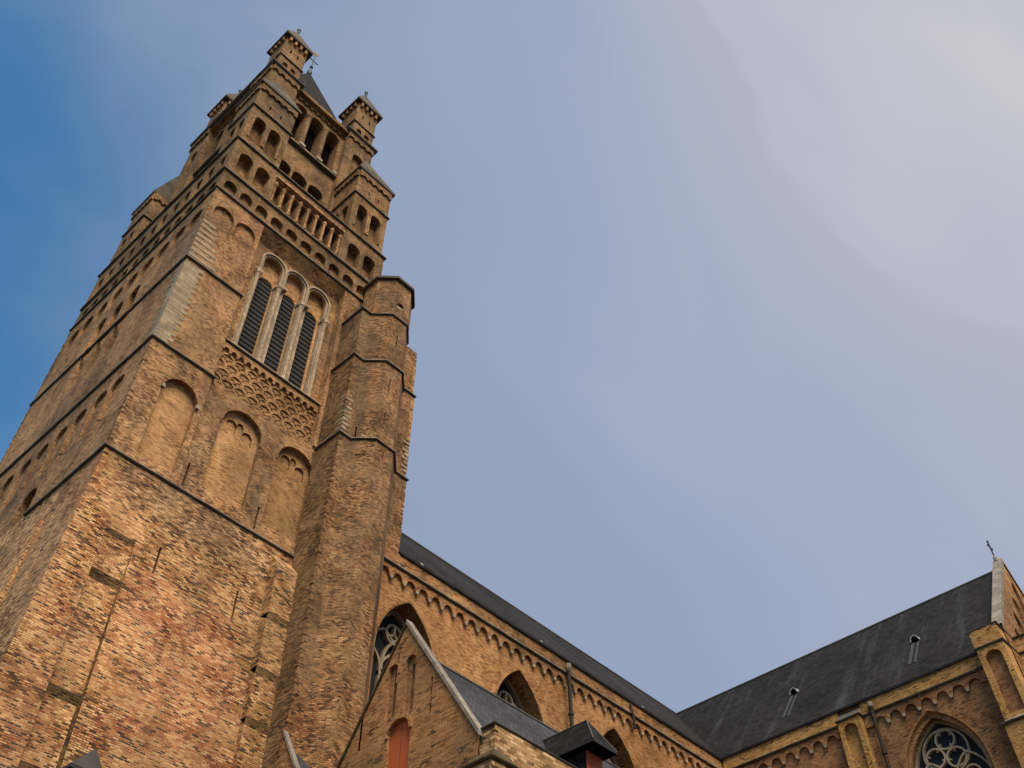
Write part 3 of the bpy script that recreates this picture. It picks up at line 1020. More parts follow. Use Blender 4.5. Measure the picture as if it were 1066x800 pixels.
# --- corner turrets of the lower crown
TW = 0.100
corners = [(0.004, 0.003, 1, 1, 0.071), (0.304, 0.003, -1, 1, 0.371), (0.004, 0.4275, 1, -1, 0.071), (0.304, 0.4275, -1, -1, 0.371)]
for x0, y0, sx, sy, ax in corners:
    x1, y1 = x0 + TW + 0.002, y0 + 0.092
    t = MB()
    hS = [(arch(x0 + TW * 0.30, 0.0160, 1.945, 2.034), 0.022, 'brick_upper', 'brick_upper', []),
          (arch(x0 + TW * 0.70, 0.0160, 1.945, 2.034), 0.022, 'brick_upper', 'brick_upper', []),
          (rect(x0 + TW * 0.36, x0 + TW * 0.40, 2.108, 2.126), 0.008, 'void', 'brick_upper'),
          (rect(x0 + TW * 0.66, x0 + TW * 0.70, 2.108, 2.126), 0.008, 'void', 'brick_upper')]
    t.relief(FS(y0), rect(x0, x1, U3, 2.19), hS, 'brick_upper')
    hW = [(arch(y0 + 0.030, 0.0115, 1.950, 2.034), 0.022, 'brick_upper', 'brick_upper', []),
          (arch(y0 + 0.063, 0.0115, 1.950, 2.034), 0.022, 'brick_upper', 'brick_upper', []),
          (rect(y0 + 0.034, y0 + 0.038, 2.108, 2.126), 0.008, 'void', 'brick_upper'),
          (rect(y0 + 0.062, y0 + 0.066, 2.108, 2.126), 0.008, 'void', 'brick_upper')]
    t.relief(FW(x0), rect(y0, y1, U3, 2.19), hW, 'brick_upper')
    t.wall_path([(x1, y0), (x1, y1), (x0, y1)], U3, 2.19, 'brick_upper')
    # corbelled arches under the eave
    for F, u0, u1 in ((FS(y0), x0, x1), (FW(x0), y0, y1)):
        lp = [(u0, 2.186), (u0, 2.160)]
        nn = 5
        st_ = (u1 - u0 - 0.012) / nn
        for k in range(nn):
            c = u0 + 0.006 + st_ * (k + 0.5)
            lp += [(c + st_ * 0.38 * math.cos(a_), 2.162 + st_ * 0.38 * math.sin(a_)) for a_ in [math.pi - math.pi * q_ / 6 for q_ in range(7)]]
        lp += [(u1, 2.160), (u1, 2.186)]
        t.solid(F, lp, -0.0045, 0.001, 'brick_upper')
    tu = t.build('corner_turret', tower)
    r_ = MB()
    o = 0.007
    pl = [(x0 - o, y0 - o), (x1 + o, y0 - o), (x1 + o, y1), (x0 - o, y1)]
    if sy < 0:
        pl = [(x0 - o, y0), (x1 + o, y0), (x1 + o, y1 + o), (x0 - o, y1 + o)]
    r_.prism(pl, 2.188, 2.195, 'string')
    r_.pyramid(pl, 2.1955, (ax, y1 if sy > 0 else y0, 2.436), 'slab')
    r_.build('roof', tu)
    sc_ = MB()
    sc_.sweep([(x0, y1), (x0, y0), (x1, y0), (x1, y1)], course(2.082, 0.0030, 0.0045), SHADE_UNDER)
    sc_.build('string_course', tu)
    cl = MB()
    for u in (0.30, 0.70):
        for dx in (-0.0175, 0.0175):
            cl.lathe(x0 + TW * u + dx, y0 - 0.0005, [(0.003, 1.95), (0.003, 2.028), (0.0046, 2.034), (0.0046, 2.038)], 'brick_mid', 6)
    cl.build('colonnette', tu)

# --- upper lantern stage
LX0, LX1, LY0, LY1 = 0.040, 0.384, 0.093, 0.448
Zl = 2.50
l = MB()
RC = 0.017
tall = [(arch(c, 0.0205, 2.285, 2.438), 0.035, 'void', 'brick_upper', []) for c in (0.157, 0.2115, 0.266)]
rw = [(arch(c, 0.0220, 1.93, 2.145), 0.030, 'void', 'brick_upper', []) for c in (0.160, 0.2095, 0.259)]
nich = [(arch(0.082, 0.018, 2.30, 2.40), 0.012, 'brick_upper', 'brick_upper', []), (arch(0.344, 0.018, 2.30, 2.40), 0.012, 'brick_upper', 'brick_upper', [])]
l.relief(FS(LY0), rect(LX0, LX1, U3, Zl), [(rect(0.124, 0.299, 1.922, 2.486), RC, 'brick_upper', 'brick_upper', tall + rw)] + nich, 'brick_upper')
tall = [(arch(c, 0.0205, 2.285, 2.438), 0.035, 'void', 'brick_upper', []) for c in (0.213, 0.2705, 0.328)]
rw = [(arch(c, 0.0220, 1.93, 2.145), 0.030, 'void', 'brick_upper', []) for c in (0.218, 0.2705, 0.323)]
nich = [(arch(0.136, 0.018, 2.30, 2.40), 0.012, 'brick_upper', 'brick_upper', []), (arch(0.405, 0.018, 2.30, 2.40), 0.012, 'brick_upper', 'brick_upper', [])]
l.relief(FW(LX0), rect(LY0, LY1, U3, Zl), [(rect(0.180, 0.361, 1.922, 2.486), RC, 'brick_upper', 'brick_upper', tall + rw)] + nich, 'brick_upper')
l.wall_path([(LX1, LY0), (LX1, LY1), (LX0, LY1)], U3, Zl, 'brick_upper')
l.poly([(LX0, LY0, Zl), (LX1, LY0, Zl), (LX1, LY1, Zl), (LX0, LY1, Zl)], 'slab')
l.build('lantern_wall', tower)
for x in (0.184, 0.2387):
    p_ = MB()
    p_.lathe(x, LY0 + RC - 0.003, [(0.0085, 2.274), (0.0085, 2.284), (0.0058, 2.288), (0.0058, 2.420), (0.009, 2.430), (0.009, 2.438)], 'brick_upper', 8)
    p_.build('column', tower)
    p_ = MB()
    p_.box(x - 0.0085, x + 0.0085, LY0 + RC - 0.0135, LY0 + RC - 0.001, 2.264, 2.2735, 'corbel')
    p_.build('column_base', tower)
for x in (0.134, 0.290):
    p_ = MB()
    p_.box(x - 0.006, x + 0.006, LY0 + RC - 0.012, LY0 + RC - 0.001, 2.264, 2.276, 'corbel')
    p_.build('column_base', tower)
lg = MB()
lg.sweep([(0.1245, LY0 + RC), (0.2985, LY0 + RC)], course(2.258, 0.005, 0.011), SHADE_UNDER)
lg.build('window_ledge', tower)
lg = MB()
lg.sweep([(LX0 + RC, 0.3605), (LX0 + RC, 0.1805)], course(2.258, 0.005, 0.011), SHADE_UNDER)
lg.build('window_ledge', tower)
# corbel table under the lantern cornice
ct = MB()
for F, u0, u1, nn in ((FS(LY0), LX0, 0.124, 4), (FS(LY0), 0.299, LX1, 4), (FS(LY0 + RC), 0.1245, 0.2985, 9),
                      (FW(LX0), LY0, 0.180, 4), (FW(LX0), 0.361, LY1, 4), (FW(LX0 + RC), 0.1805, 0.3605, 9)):
    lp = [(u0, 2.494), (u0, 2.468)]
    st_ = (u1 - u0) / nn
    for k in range(nn):
        c = u0 + st_ * (k + 0.5)
        lp += [(c + st_ * 0.36 * math.cos(a_), 2.470 + st_ * 0.36 * math.sin(a_)) for a_ in [math.pi - math.pi * q_ / 6 for q_ in range(7)]]
    lp += [(u1, 2.468), (u1, 2.494)]
    ct.solid(F, lp, -0.005, 0.001, 'brick_upper')
ct.build('corbel_table', tower)
co = MB()
co.sweep([(LX0, LY1), (LX0, LY0), (0.124, LY0), (0.124, LY0 + RC), (0.299, LY0 + RC), (0.299, LY0), (LX1, LY0), (LX1, LY1)],
         [(-0.002, Zl - 0.006), (0.005, Zl - 0.005), (0.010, Zl), (0.010, Zl + 0.005), (-0.03, Zl + 0.012)], 'string')
co.build('cornice', tower)

# --- pinnacle turrets
for x0, y0 in ((0.0465, 0.0955), (0.3075, 0.0955), (0.0465, 0.371), (0.3075, 0.371)):
    t = MB()
    w = 0.070
    x1, y1 = x0 + w, y0 + w
    for F, u0 in ((FS(y0), x0), (FW(x0), y0)):
        hs = [(arch(u0 + 0.022, 0.008, 2.525, 2.548, n=8), 0.006, 'brick_mid', 'brick_upper', []), (arch(u0 + 0.048, 0.008, 2.525, 2.548, n=8), 0.006, 'brick_mid', 'brick_upper', []),
              (rect(u0 + 0.021, u0 + 0.026, 2.618, 2.640), 0.006, 'void', 'brick_upper'), (rect(u0 + 0.045, u0 + 0.050, 2.618, 2.640), 0.006, 'void', 'brick_upper')]
        t.relief(F, rect(u0, u0 + w, Zl, 2.694), hs, 'brick_upper')
    t.wall_path([(x1, y0), (x1, y1), (x0, y1)], Zl, 2.694, 'brick_upper')
    pt = t.build('pinnacle_turret', tower)
    for k in range(4):
        u = 0.009 + 0.0173 * k
        cbs = MB()
        cbs.box(x0 + u - .0035, x0 + u + .0035, y0 - 0.008, y0 - 0.0005, 2.672, 2.692, 'brick_mid')
        cbs.build('corbel', pt)
        cbs = MB()
        cbs.box(x0 - 0.008, x0 - 0.0005, y0 + u - .0035, y0 + u + .0035, 2.672, 2.692, 'brick_mid')
        cbs.build('corbel', pt)
    r_ = MB()
    o = 0.011
    pl = [(x0 - o, y0 - o), (x1 + o, y0 - o), (x1 + o, y1 + o), (x0 - o, y1 + o)]
    r_.prism(pl, 2.694, 2.702, 'string')
    r_.pyramid(pl, 2.7025, (x0 + w / 2, y0 + w / 2, 2.842), 'slab')
    rf = r_.build('roof', pt)
    fn = MB()
    fn.lathe(x0 + w / 2, y0 + w / 2, [(0.0045, 2.835), (0.003, 2.848), (0.0055, 2.856), (0.0055, 2.862), (0.001, 2.868)], 'iron', 8)
    fn.build('finial', rf)
    sc_ = MB()
    sc_.sweep([(x0, y1), (x0, y0), (x1, y0), (x1, y1)], course(2.580, 0.0028, 0.004), SHADE_UNDER)
    sc_.build('string_course', pt)

# --- spire
cx, cy = 0.21, 0.27
sp = MB()
hw = 0.140
sp.pyramid([(cx - hw, cy - hw), (cx + hw, cy - hw), (cx + hw, cy + hw), (cx - hw, cy + hw)], 2.507, (cx, cy, 3.0), 'slate')
spire = sp.build('spire', tower)
fi = MB()
fi.lathe(cx, cy, [(0.007, 2.985), (0.0085, 3.0), (0.003, 3.008), (0.0022, 3.03), (0.006, 3.037), (0.002, 3.045), (0.0018, 3.13), (0.0005, 3.15)], 'iron', 8)
fi.tube((cx - 0.018, cy, 3.085), (cx + 0.018, cy, 3.085), 0.0016, 'iron')
fin = fi.build('finial', spire)
va = MB()
va.solid(FS(cy), [(cx - 0.012, 3.134), (cx + 0.004, 3.130), (cx + 0.012, 3.140), (cx + 0.009, 3.156), (cx + 0.001, 3.144), (cx - 0.009, 3.152)], -0.0008, 0.0008, 'gold')
va.build('weather_vane', spire)

# --- dark slit windows
for F, u, v0, v1, hw, d in slits:
    s = MB()
    s.solid(F, rect(u - hw, u + hw, v0, v1), d - 0.0005, d + 0.001, 'void')
    s.build('slit_window', tower)

# ================================================================== STAIR TURRET
turret = thing('stair_turret', 'brown brick octagonal stair turret clasping the right side of the bell tower', 'tower', (0.41, -0.04, GZ))


def tplan(i):
    """plan of the turret with its two fins, shrunk by i"""
    return [(0.335 + i, 0.0), (0.335 + i, -0.066 + i), (0.3585 + i * .4, -0.066 + i), (0.3895 + i * .4, -0.0975 + i), (0.4305 - i * .4, -0.0975 + i), (0.462 - i * .4, -0.066 + i), (0.462 - i * .4, 0.03)]


tb = MB()
zs = [(GZ, 1.237, 0.0), (1.237, 1.450, 0.002), (1.450, 1.598, 0.0045)]
tsl = []
for z0, z1, i in zs:
    P_ = tplan(i)
    for k in range(len(P_) - 1):
        p, q_ = P_[k], P_[k + 1]
        Lg = math.hypot(q_[0] - p[0], q_[1] - p[1])
        F = FQ(p, q_)
        hs = []
        if k == 3 and z0 > 1.2:
            for u, v0, v1 in ((0.014, 1.368, 1.412), (0.013, 1.285, 1.318), (0.018, 1.515, 1.548)):
                if z0 < v0 and v1 < z1:
                    hs.append((rect(u - 0.0017, u + 0.0017, v0, v1), 0.012, None, 'brick_dark'))
                    tsl.append((F, u, v0, v1, 0.0017, 0.012))
        if k == 2 and z0 > 1.2 and z1 < 1.5:
            hs.append((rect(0.006, 0.009, 1.243, 1.27), 0.012, None, 'brick_dark'))
            tsl.append((F, 0.0075, 1.243, 1.27, 0.0015, 0.012))
        if k == 0 and 1.2 < z0 < 1.4:
            hs.append((rect(0.010, 0.0145, 1.32, 1.375), 0.012, None, 'brick_dark'))
            tsl.append((F, 0.01225, 1.32, 1.375, 0.00225, 0.012))
        if k == 2 and z0 < 0.1:
            hs.append((rect(0.012, 0.030, 0.2, 1.20), 0.0012, 'brick_turret', 'brick_turret', []))
        tb.relief(F, rect(0, Lg, z0, z1), hs, 'brick_turret_dark' if k == 0 or (k == 1 and z0 > 1.2) else 'brick_turret')  # left fin face and its upper front take the darker brick
# sloped shoulders of the fins
i = 0.0045
for x0, x1 in ((0.335 + i, 0.3603),):
    tb.poly([(x0, -0.066 + i, 1.598), (x1, -0.066 + i, 1.598), (x1, 0.03, 1.672), (x0, 0.03, 1.672)], 'brick_panel')
    tb.poly([(x0, -0.066 + i, 1.598), (x0, 0.03, 1.598), (x0, 0.03, 1.672)], 'brick_turret')
    tb.poly([(x1, -0.066 + i, 1.598), (x1, 0.03, 1.598), (x1, 0.03, 1.672)], 'brick_turret')
# octagonal head
cxT, cyT, apo = 0.410, -0.0455, 0.0480
octo = [(cxT + apo / math.cos(math.pi / 8) * math.cos(math.pi / 8 + k * math.pi / 4), cyT + apo / math.cos(math.pi / 8) * math.sin(math.pi / 8 + k * math.pi / 4)) for k in range(8)]
octo = octo[::-1]
# start so that travel keeps the outside on the right (clockwise seen from above reversed)
octo = octo[::-1]
for k in range(8):
    p, q_ = octo[k], octo[(k + 1) % 8]
    F = FQ(p, q_)
    Lg = math.hypot(q_[0] - p[0], q_[1] - p[1])
    hs = []
    if abs((p[1] + q_[1]) / 2 - (cyT - apo)) < 0.004:
        hs.append((arch(Lg * 0.42, 0.0085, 1.632, 1.641, n=8), 0.006, None, 'brick_turret'))
        niche_F, niche_u = F, Lg * 0.42
    tb.relief(F, rect(0, Lg, 1.598, 1.716), hs, 'brick_turret')
ragged(tb, 0.335, -0.066, 0.5, 1.23, 'brick_turret', 1, 1, 120)
ragged(tb, 0.337, -0.064, 1.26, 1.44, 'brick_turret', 1, 1, 40)
tb.build('turret_wall', turret)
eb = MB()
for z0, z1, e in ((1.1192, 1.296, 0.0), (1.296, 1.530, 0.001), (1.530, 1.668, 0.0035)):
    eb.prism([(0.43, -0.0135 + e), (0.5345 - e, -0.0135 + e), (0.5345 - e, 0.06), (0.43, 0.06)], z0, z1, 'brick_turret')
eb.poly([(0.43, -0.0105, 1.6685), (0.531, -0.0105, 1.6685), (0.531, 0.06, 1.73), (0.43, 0.06, 1.73)], 'brick_panel')
eb.poly([(0.531, -0.0105, 1.6685), (0.531, 0.06, 1.6685), (0.531, 0.06, 1.73)], 'brick_turret')
ragged(eb, 0.5345, -0.0135, 1.13, 1.285, 'brick_turret', -1, 1, 50)
ragged(eb, 0.5335, -0.0125, 1.31, 1.52, 'brick_panel', -1, 1, 70)
ragged(eb, 0.531, -0.010, 1.54, 1.66, 'brick_panel', -1, 1, 40)
ebo = eb.build('buttress', turret)
for z, e in ((1.296, 0.0), (1.530, 0.001)):
    sc_ = MB()
    sc_.sweep([(0.44, -0.0135 + e), (0.5345 - e, -0.0135 + e), (0.5345 - e, 0.06)], course(z, 0.0028, 0.004), SHADE_UNDER)
    sc_.build('string_course', ebo)
nw = MB()
nw.solid(niche_F, arch(niche_u, 0.0085, 1.632, 1.641, n=8), 0.0055, 0.008, 'void')
nw.solid(niche_F, rect(niche_u - 0.008, niche_u + 0.008, 1.635, 1.6405), 0.002, 0.0055, 'corbel')
nw.build('turret_window', turret)
rf = MB()
big = [(cxT + (p[0] - cxT) * 1.13, cyT + (p[1] - cyT) * 1.13) for p in octo]
rf.prism(big, 1.7165, 1.7225, 'string')
rf.pyramid(big, 1.7228, (cxT, cyT, 1.80), 'slab')
rf.build('turret_roof', turret)
for z, i in ((1.237, 0.0), (1.450, 0.002), (1.598, 0.0045)):
    s = MB()
    s.sweep(tplan(i), course(z, 0.0028, 0.0040), ('string', 'string', 'corbel', 'corbel', 'string') if z < 1.5 else SHADE_UNDER)
    s.build('string_course', turret)
for F, u, v0, v1, hw, d in tsl:
    s = MB()
    s.solid(F, rect(u - hw, u + hw, v0, v1), d - 0.0005, d + 0.001, 'void')
    s.build('slit_window', turret)
# pale toothed quoins low on the fins
for cxq, cyq, sgn in ((0.337, -0.064, 1), (0.5335, -0.0135, -1)):
    qn = MB()
    for k in range(9):
        z = (1.252 if sgn > 0 else 1.312) + 0.0105 * k
        Lw = 0.016 if k % 2 else 0.010
        if sgn > 0:
            qn.solid(FS(cyq), rect(cxq, cxq + Lw, z, z + 0.006), -0.0007, 0.001, 'quoin')
            qn.solid(FW(cxq), rect(cyq, cyq + 0.026 - Lw, z, z + 0.006), -0.0007, 0.001, 'quoin')
        else:
            qn.solid(FS(cyq), rect(cxq - Lw, cxq, z, z + 0.006), -0.0007, 0.001, 'quoin')
    qn.build('quoin', turret)

# ================================================================== NAVE
nave = thing('church_nave', 'long orange brick nave with pointed windows, arched corbel table and dark slate roof', 'church', (1.0, 0.26, GZ))
NY, NF = -0.008, -0.014
NZ = 1.1225
XT, XC = 1.5227, 1.7956
Fn = FS(NY)
nwin = (0.575, 0.853, 1.132, 1.411)
wl_ = MB()
wl_.relief(Fn, rect(0.455, XT + 0.02, GZ, NZ), [(arch(c, 0.066, 0.55, 0.925, 'pointed', 20), 0.040, None, 'brick_chapel') for c in nwin], 'brick_nave')
wl_.build('wall', nave)
wl_ = MB()
wl_.poly([(0.42, 0.533, GZ), (1.55, 0.533, GZ), (1.55, 0.533, NZ), (0.42, 0.533, NZ)], 'brick_nave')
wl_.build('north_wall', nave)
fz = MB()
lp = [(0.462, 1.1185), (0.462, 1.066)]
x = 0.4787
step = 0.03035
corb = []
while x < XT - 0.02:
    lp += [(x + 0.0105 * math.cos(t), 1.066 + 0.0125 * math.sin(t)) for t in [math.pi - math.pi * q_ / 8 for q_ in range(9)]]
    corb.append(x + step / 2)
    x += step
lp += [(XT - 0.004, 1.066), (XT - 0.004, 1.1195)]
fz.solid(Fn, lp, -0.006, 0.001, 'brick_frieze')
fz.build('frieze', nave, 'red and orange brick frieze above the corbel arches')
for c in corb[:-1]:
    cb = MB()
    cb.solid(Fn, [(c - 0.0034, 1.0665), (c + 0.0034, 1.0665), (c + 0.0032, 1.0635), (c + 0.0016, 1.0605), (c - 0.0016, 1.0605), (c - 0.0032, 1.0635)][::-1], -0.0065, 0.0005, 'corbel')
    cb.build('corbel', nave)
for z, h, p, m in ((1.0905, 0.0035, 0.0045, 'string'),):
    s = MB()
    s.sweep([(0.462, NY - 0.006), (XT - 0.004, NY - 0.006)], course(z, h, p), SHADE_UNDER)
    s.build('string_course', nave)
gt = MB()
gt.sweep([(0.5365, NF), (XT - 0.004, NF)], [(-0.002, 1.1195), (0.0035, 1.1195), (0.0045, 1.1235), (-0.002, 1.1235)], 'gutter')
gt.build('gutter', nave)
nr = MB()
RZ = 1.464
nr.poly([(0.536, NF - 0.001, NZ + 0.001), (XT, NF - 0.001, NZ + 0.001), (XC, 0.26, RZ), (0.413, 0.26, RZ)], 'slate')
nr.poly([(0.413, 0.534, NZ + 0.001), (XT, 0.534, NZ + 0.001), (XC, 0.26, RZ), (0.413, 0.26, RZ)], 'slate')
nr.poly([(0.413, NF, NZ - 0.001), (XT, NF, NZ - 0.001), (XT, 0.533, NZ - 0.001), (0.413, 0.533, NZ - 0.001)], 'void')
roof = nr.build('roof', nave)
rg = MB()
rg.tube((0.42, 0.26, RZ + 0.0005), (XC, 0.26, RZ + 0.0005), 0.0032, 'lead')
rg.build('ridge_cap', roof)
for px in (0.60, 0.925, 1.25):
    h = MB()
    zz = 1.138
    yy = 0.26 - (RZ - zz) / 1.252
    h.box(px - 0.003, px + 0.003, yy - 0.003, yy + 0.002, zz, zz + 0.004, 'white')
    h.build('roof_hook', roof)


def tracery(parent, F, c, v0, vs, hw, depth, style, m='tracery', rise=None):
    gl = MB()
    gl.relief(F, arch(c, hw, v0, vs, 'pointed', 20, rise), [], 'glass', depth)
    w = gl.build('window', parent)
    t = MB()
    d0, d1 = depth - 0.006, depth + 0.0004
    bw = 0.0042
    t.ribbon(F, head(c, hw - 0.002, v0, vs, 'pointed', 20, rise), 0.006, d0 - 0.002, d1, m)
    if style == 'nave':
        for k, dx in enumerate((-hw / 3, hw / 3)):
            t.ribbon(F, [(c + dx, v0), (c + dx, vs + 0.01)], bw, d0, d1, m)
        for k, dx in enumerate((-hw * 2 / 3, 0, hw * 2 / 3)):
            t.ribbon(F, head(c + dx, hw / 3, vs - 0.02, vs - 0.012, 'pointed', 12), bw, d0 - 0.0003 * (k + 1), d1, m)
        for k, dx in enumerate((-hw / 3, hw / 3)):
            t.ribbon(F, head(c + dx, hw * 0.64, vs - 0.01, vs, 'pointed', 14, hw * 1.02), bw, d0 - 0.0012 - 0.0003 * k, d1, m)
        t.ribbon(F, circle(c, vs + hw * 0.98, hw * 0.27, 18), bw, d0 - 0.002, d1, m, True)
        for k in range(3):
            a_ = math.pi / 2 + k * 2 * math.pi / 3
            t.ribbon(F, [(c, vs + hw * 0.98), (c + hw * .27 * math.cos(a_), vs + hw * (0.98 + .27 * math.sin(a_)))], bw * .8, d0 - 0.0022, d1, m)
    else:
        R_ = hw * 0.60
        vc = vs + hw * 0.70
        bw = 0.0038
        t.ribbon(F, circle(c, vc, R_, 28), bw, d0 - 0.001, d1, m, True)
        for k in range(3):
            a_ = math.pi / 2 + k * 2 * math.pi / 3 + 0.25
            px, pv = c + R_ * 0.53 * math.cos(a_), vc + R_ * 0.53 * math.sin(a_)
            t.ribbon(F, circle(px, pv, R_ * 0.42, 18), bw, d0 - 0.0014 - 0.0003 * k, d1, m, True)
            for j in range(4):
                b_ = a_ + j * math.pi / 2 + math.pi / 4
                t.ribbon(F, [(px + R_ * .42 * math.cos(b_), pv + R_ * .42 * math.sin(b_)), (px + R_ * .27 * math.cos(b_), pv + R_ * .27 * math.sin(b_))], bw * 0.8, d0 - 0.0004, d1, m)
        for k, dx in enumerate((-hw * 0.5, hw * 0.5)):
            t.ribbon(F, head(c + dx, hw * 0.48, vs - 0.03, vs - 0.022, 'pointed', 14), bw, d0 - 0.0031 - 0.0003 * k, d1, m)
            t.ribbon(F, circle(c + dx, vs - 0.004, hw * 0.2, 14), bw * .8, d0 - 0.0038, d1, m, True)
            t.ribbon(F, [(c + dx, v0), (c + dx, vs - 0.03)], bw, d0, d1, m)
        t.ribbon(F, [(c, v0), (c, vs + hw * 0.1)], bw, d0 - 0.0006, d1, m)
    t.build('tracery', w)
    return w


for c in nwin:
    tracery(nave, Fn, c, 0.55, 0.925, 0.066, 0.040, 'nave', 'tracery')
    h = MB()
    h.ribbon(Fn, head(c, 0.0678, 0.56, 0.925, 'pointed', 20, 0.1165), 0.0034, -0.0012, 0.002, 'brick_chapel')
    h.build('window_hood', nave)


def downpipe(parent, x, y, ztop, zbot, r=0.0038):
    p = MB()
    p.tube((x, y, ztop), (x, y, zbot), r, 'pipe')
    z = zbot + 0.05
    while z < ztop:
        p.tube((x, y, z), (x, y, z + 0.004), r * 1.45, 'pipe')
        z += 0.10
    o = p.build('downpipe', parent)
    hp = MB()
    hp.lathe(x, y, [(r, ztop - 0.002), (r * 1.5, ztop + 0.003), (r * 1.5, ztop + 0.012), (r * 1.2, ztop + 0.012)], 'coping', 8)
    hp.build('hopper', o)


downpipe(nave, 0.980, -0.0235, 1.094, GZ)
sp_ = MB()
sp_.tube((1.184, -0.0225, 1.086), (1.184, -0.0225, 1.056), 0.0032, 'pipe')
sp_.tube((1.184, -0.0225, 1.086), (1.184, -0.0175, 1.112), 0.0025, 'pipe')
sp_.build('overflow_pipe', nave)

# ================================================================== TRANSEPT
tran = thing('church_transept', 'russet brick transept wing with rose tracery window and big dark slate roof', 'church', (1.79, -0.33, GZ))
Ft = FW(XT)
YE = -0.66
tw = MB()
twc = -0.488
tw.relief(Ft, rect(YE, NY, GZ, NZ), [(arch(twc, 0.082, 0.50, 0.925, 'pointed', 24, 0.128), 0.006, 'brick_chapel', 'brick_yellow',
                                     [(arch(twc, 0.074, 0.502, 0.925, 'pointed', 24, 0.116), 0.022, None, 'brick_chapel')])], 'brick_transept')
tw.build('wall', tran)
tracery(tran, Ft, twc, 0.502, 0.925, 0.074, 0.028, 'rose', 'tracery', 0.116)
h = MB()
h.ribbon(Ft, head(twc, 0.0835, 0.56, 0.925, 'pointed', 24, 0.1305), 0.003, -0.0015, 0.001, 'brick_chapel')
h.build('window_hood', tran)
# frieze in two bays either side of the pilaster
for y0, y1 in ((-0.018, -0.307), (-0.359, -0.626)):
    f = MB()
    lp = [(y0, 1.1195), (y0, 1.064)]
    st_ = 0.0337
    nn = int(abs(y1 - y0) / st_)
    off_ = (abs(y1 - y0) - nn * st_) / 2
    corb = []
    for k in range(nn):
        c = y0 - off_ - st_ * (k + 0.5)
        lp += [(c - 0.0125 * math.cos(t), 1.064 + 0.0145 * math.sin(t)) for t in [math.pi - math.pi * q_ / 8 for q_ in range(9)]]
        corb.append(c - st_ / 2)
    lp += [(y1, 1.064), (y1, 1.1195)]
    f.solid(Ft, lp, -0.006, 0.001, 'brick_transept')
    f.build('frieze', tran)
    f = MB()
    f.solid(Ft, rect(y1, y0, 1.092, 1.1192), -0.0066, -0.0055, 'brick_yellow')
    f.build('parapet_band', tran, 'yellow brick band below the gutter')
    for c in corb[:-1]:
        cb = MB()
        cb.solid(Ft, [(c - 0.0036, 1.0645), (c + 0.0036, 1.0645), (c + 0.0034, 1.0612), (c + 0.0016, 1.0580), (c - 0.0016, 1.0580), (c - 0.0034, 1.0612)][::-1], -0.0066, 0.0005, 'corbel')
        cb.build('corbel', tran)
    s = MB()
    s.sweep([(XT - 0.006, y0), (XT - 0.006, y1)], course(1.0905, 0.0035, 0.0045), 'string')
    s.build('string_course', tran)
gt = MB()
gt.sweep([(XT - 0.007, NF), (XT - 0.007, -0.6265)], [(-0.002, 1.1198), (0.003, 1.1198), (0.004, 1.1238), (-0.002, 1.1238)], 'gutter')
gt.build('gutter', tran)
# pilaster
pl_ = MB()
PJ = 0.022
pl_.relief(FW(XT - PJ), rect(-0.358, -0.308, GZ, 1.090), [(arch(-0.332, 0.0155, 0.4, 1.064), 0.010, 'brick_yellow', 'brick_yellow', [])], 'brick_yellow')
pl_.poly([(XT - PJ, -0.308, GZ), (XT, -0.308, GZ), (XT, -0.308, 1.118), (XT - PJ, -0.308, 1.090)], 'brick_yellow')
pl_.poly([(XT - PJ, -0.358, GZ), (XT, -0.358, GZ), (XT, -0.358, 1.118), (XT - PJ, -0.358, 1.090)], 'brick_yellow')
pl_.poly([(XT - PJ, -0.308, 1.090), (XT - PJ, -0.358, 1.090), (XT, -0.358, 1.118), (XT, -0.308, 1.118)], 'slab')
pb = pl_.build('pilaster', tran)
s = MB()
s.sweep([(XT - 0.004, -0.308), (XT - PJ, -0.308), (XT - PJ, -0.358), (XT - 0.004, -0.358)], course(1.0905, 0.003, 0.004), 'string')
s.build('string_course', pb)
downpipe(tran, XT - 0.012, -0.383, 1.098, GZ)
# corner buttress with niche
BX = XT - 0.034
bt = MB()
bt.relief(FW(BX), rect(-0.680, -0.627, 0.958, 1.114), [(arch(-0.6535, 0.016, 0.972, 1.086), 0.010, 'brick_transept', 'brick_yellow', [])], 'brick_yellow')
bt.relief(FW(BX - 0.010), rect(-0.682, -0.625, GZ, 0.953), [], 'brick_yellow')
bt.poly([(BX - 0.010, -0.625, 0.953), (BX - 0.010, -0.682, 0.953), (BX, -0.680, 0.964), (BX, -0.627, 0.964)], 'coping')
bt.relief(FW(BX - 0.002), rect(-0.681, -0.626, 1.114, 1.151), [], 'brick_yellow')
for y in (-0.627, -0.680):
    bt.poly([(BX, y, 0.958), (XT + 0.12, y, 0.958), (XT + 0.12, y, 1.151), (BX, y, 1.151)], 'brick_yellow')
    yy = y + (0.002 if y > -0.65 else -0.002)
    bt.poly([(BX - 0.010, yy, GZ), (XT + 0.12, yy, GZ), (XT + 0.12, yy, 0.953), (BX - 0.010, yy, 0.953)], 'brick_yellow')
bt.poly([(BX - 0.002, -0.626, 1.151), (BX - 0.002, -0.681, 1.151), (XT + 0.12, -0.681, 1.151), (XT + 0.12, -0.626, 1.151)], 'slab')
b0 = bt.build('corner_buttress', tran)
for z in (1.114, 1.152):
    s = MB()
    s.sweep([(XT - 0.001, -0.627), (BX, -0.627), (BX, -0.680), (XT + 0.12, -0.680)], course(z, 0.003, 0.0035), 'string')
    s.build('string_course', b0)
s = MB()
s.sweep([(XT - 0.001, -0.625), (BX - 0.010, -0.625), (BX - 0.010, -0.682), (XT + 0.12, -0.682)], course(0.953, 0.0035, 0.0045), 'string')
s.build('string_course', b0)
ab = MB()
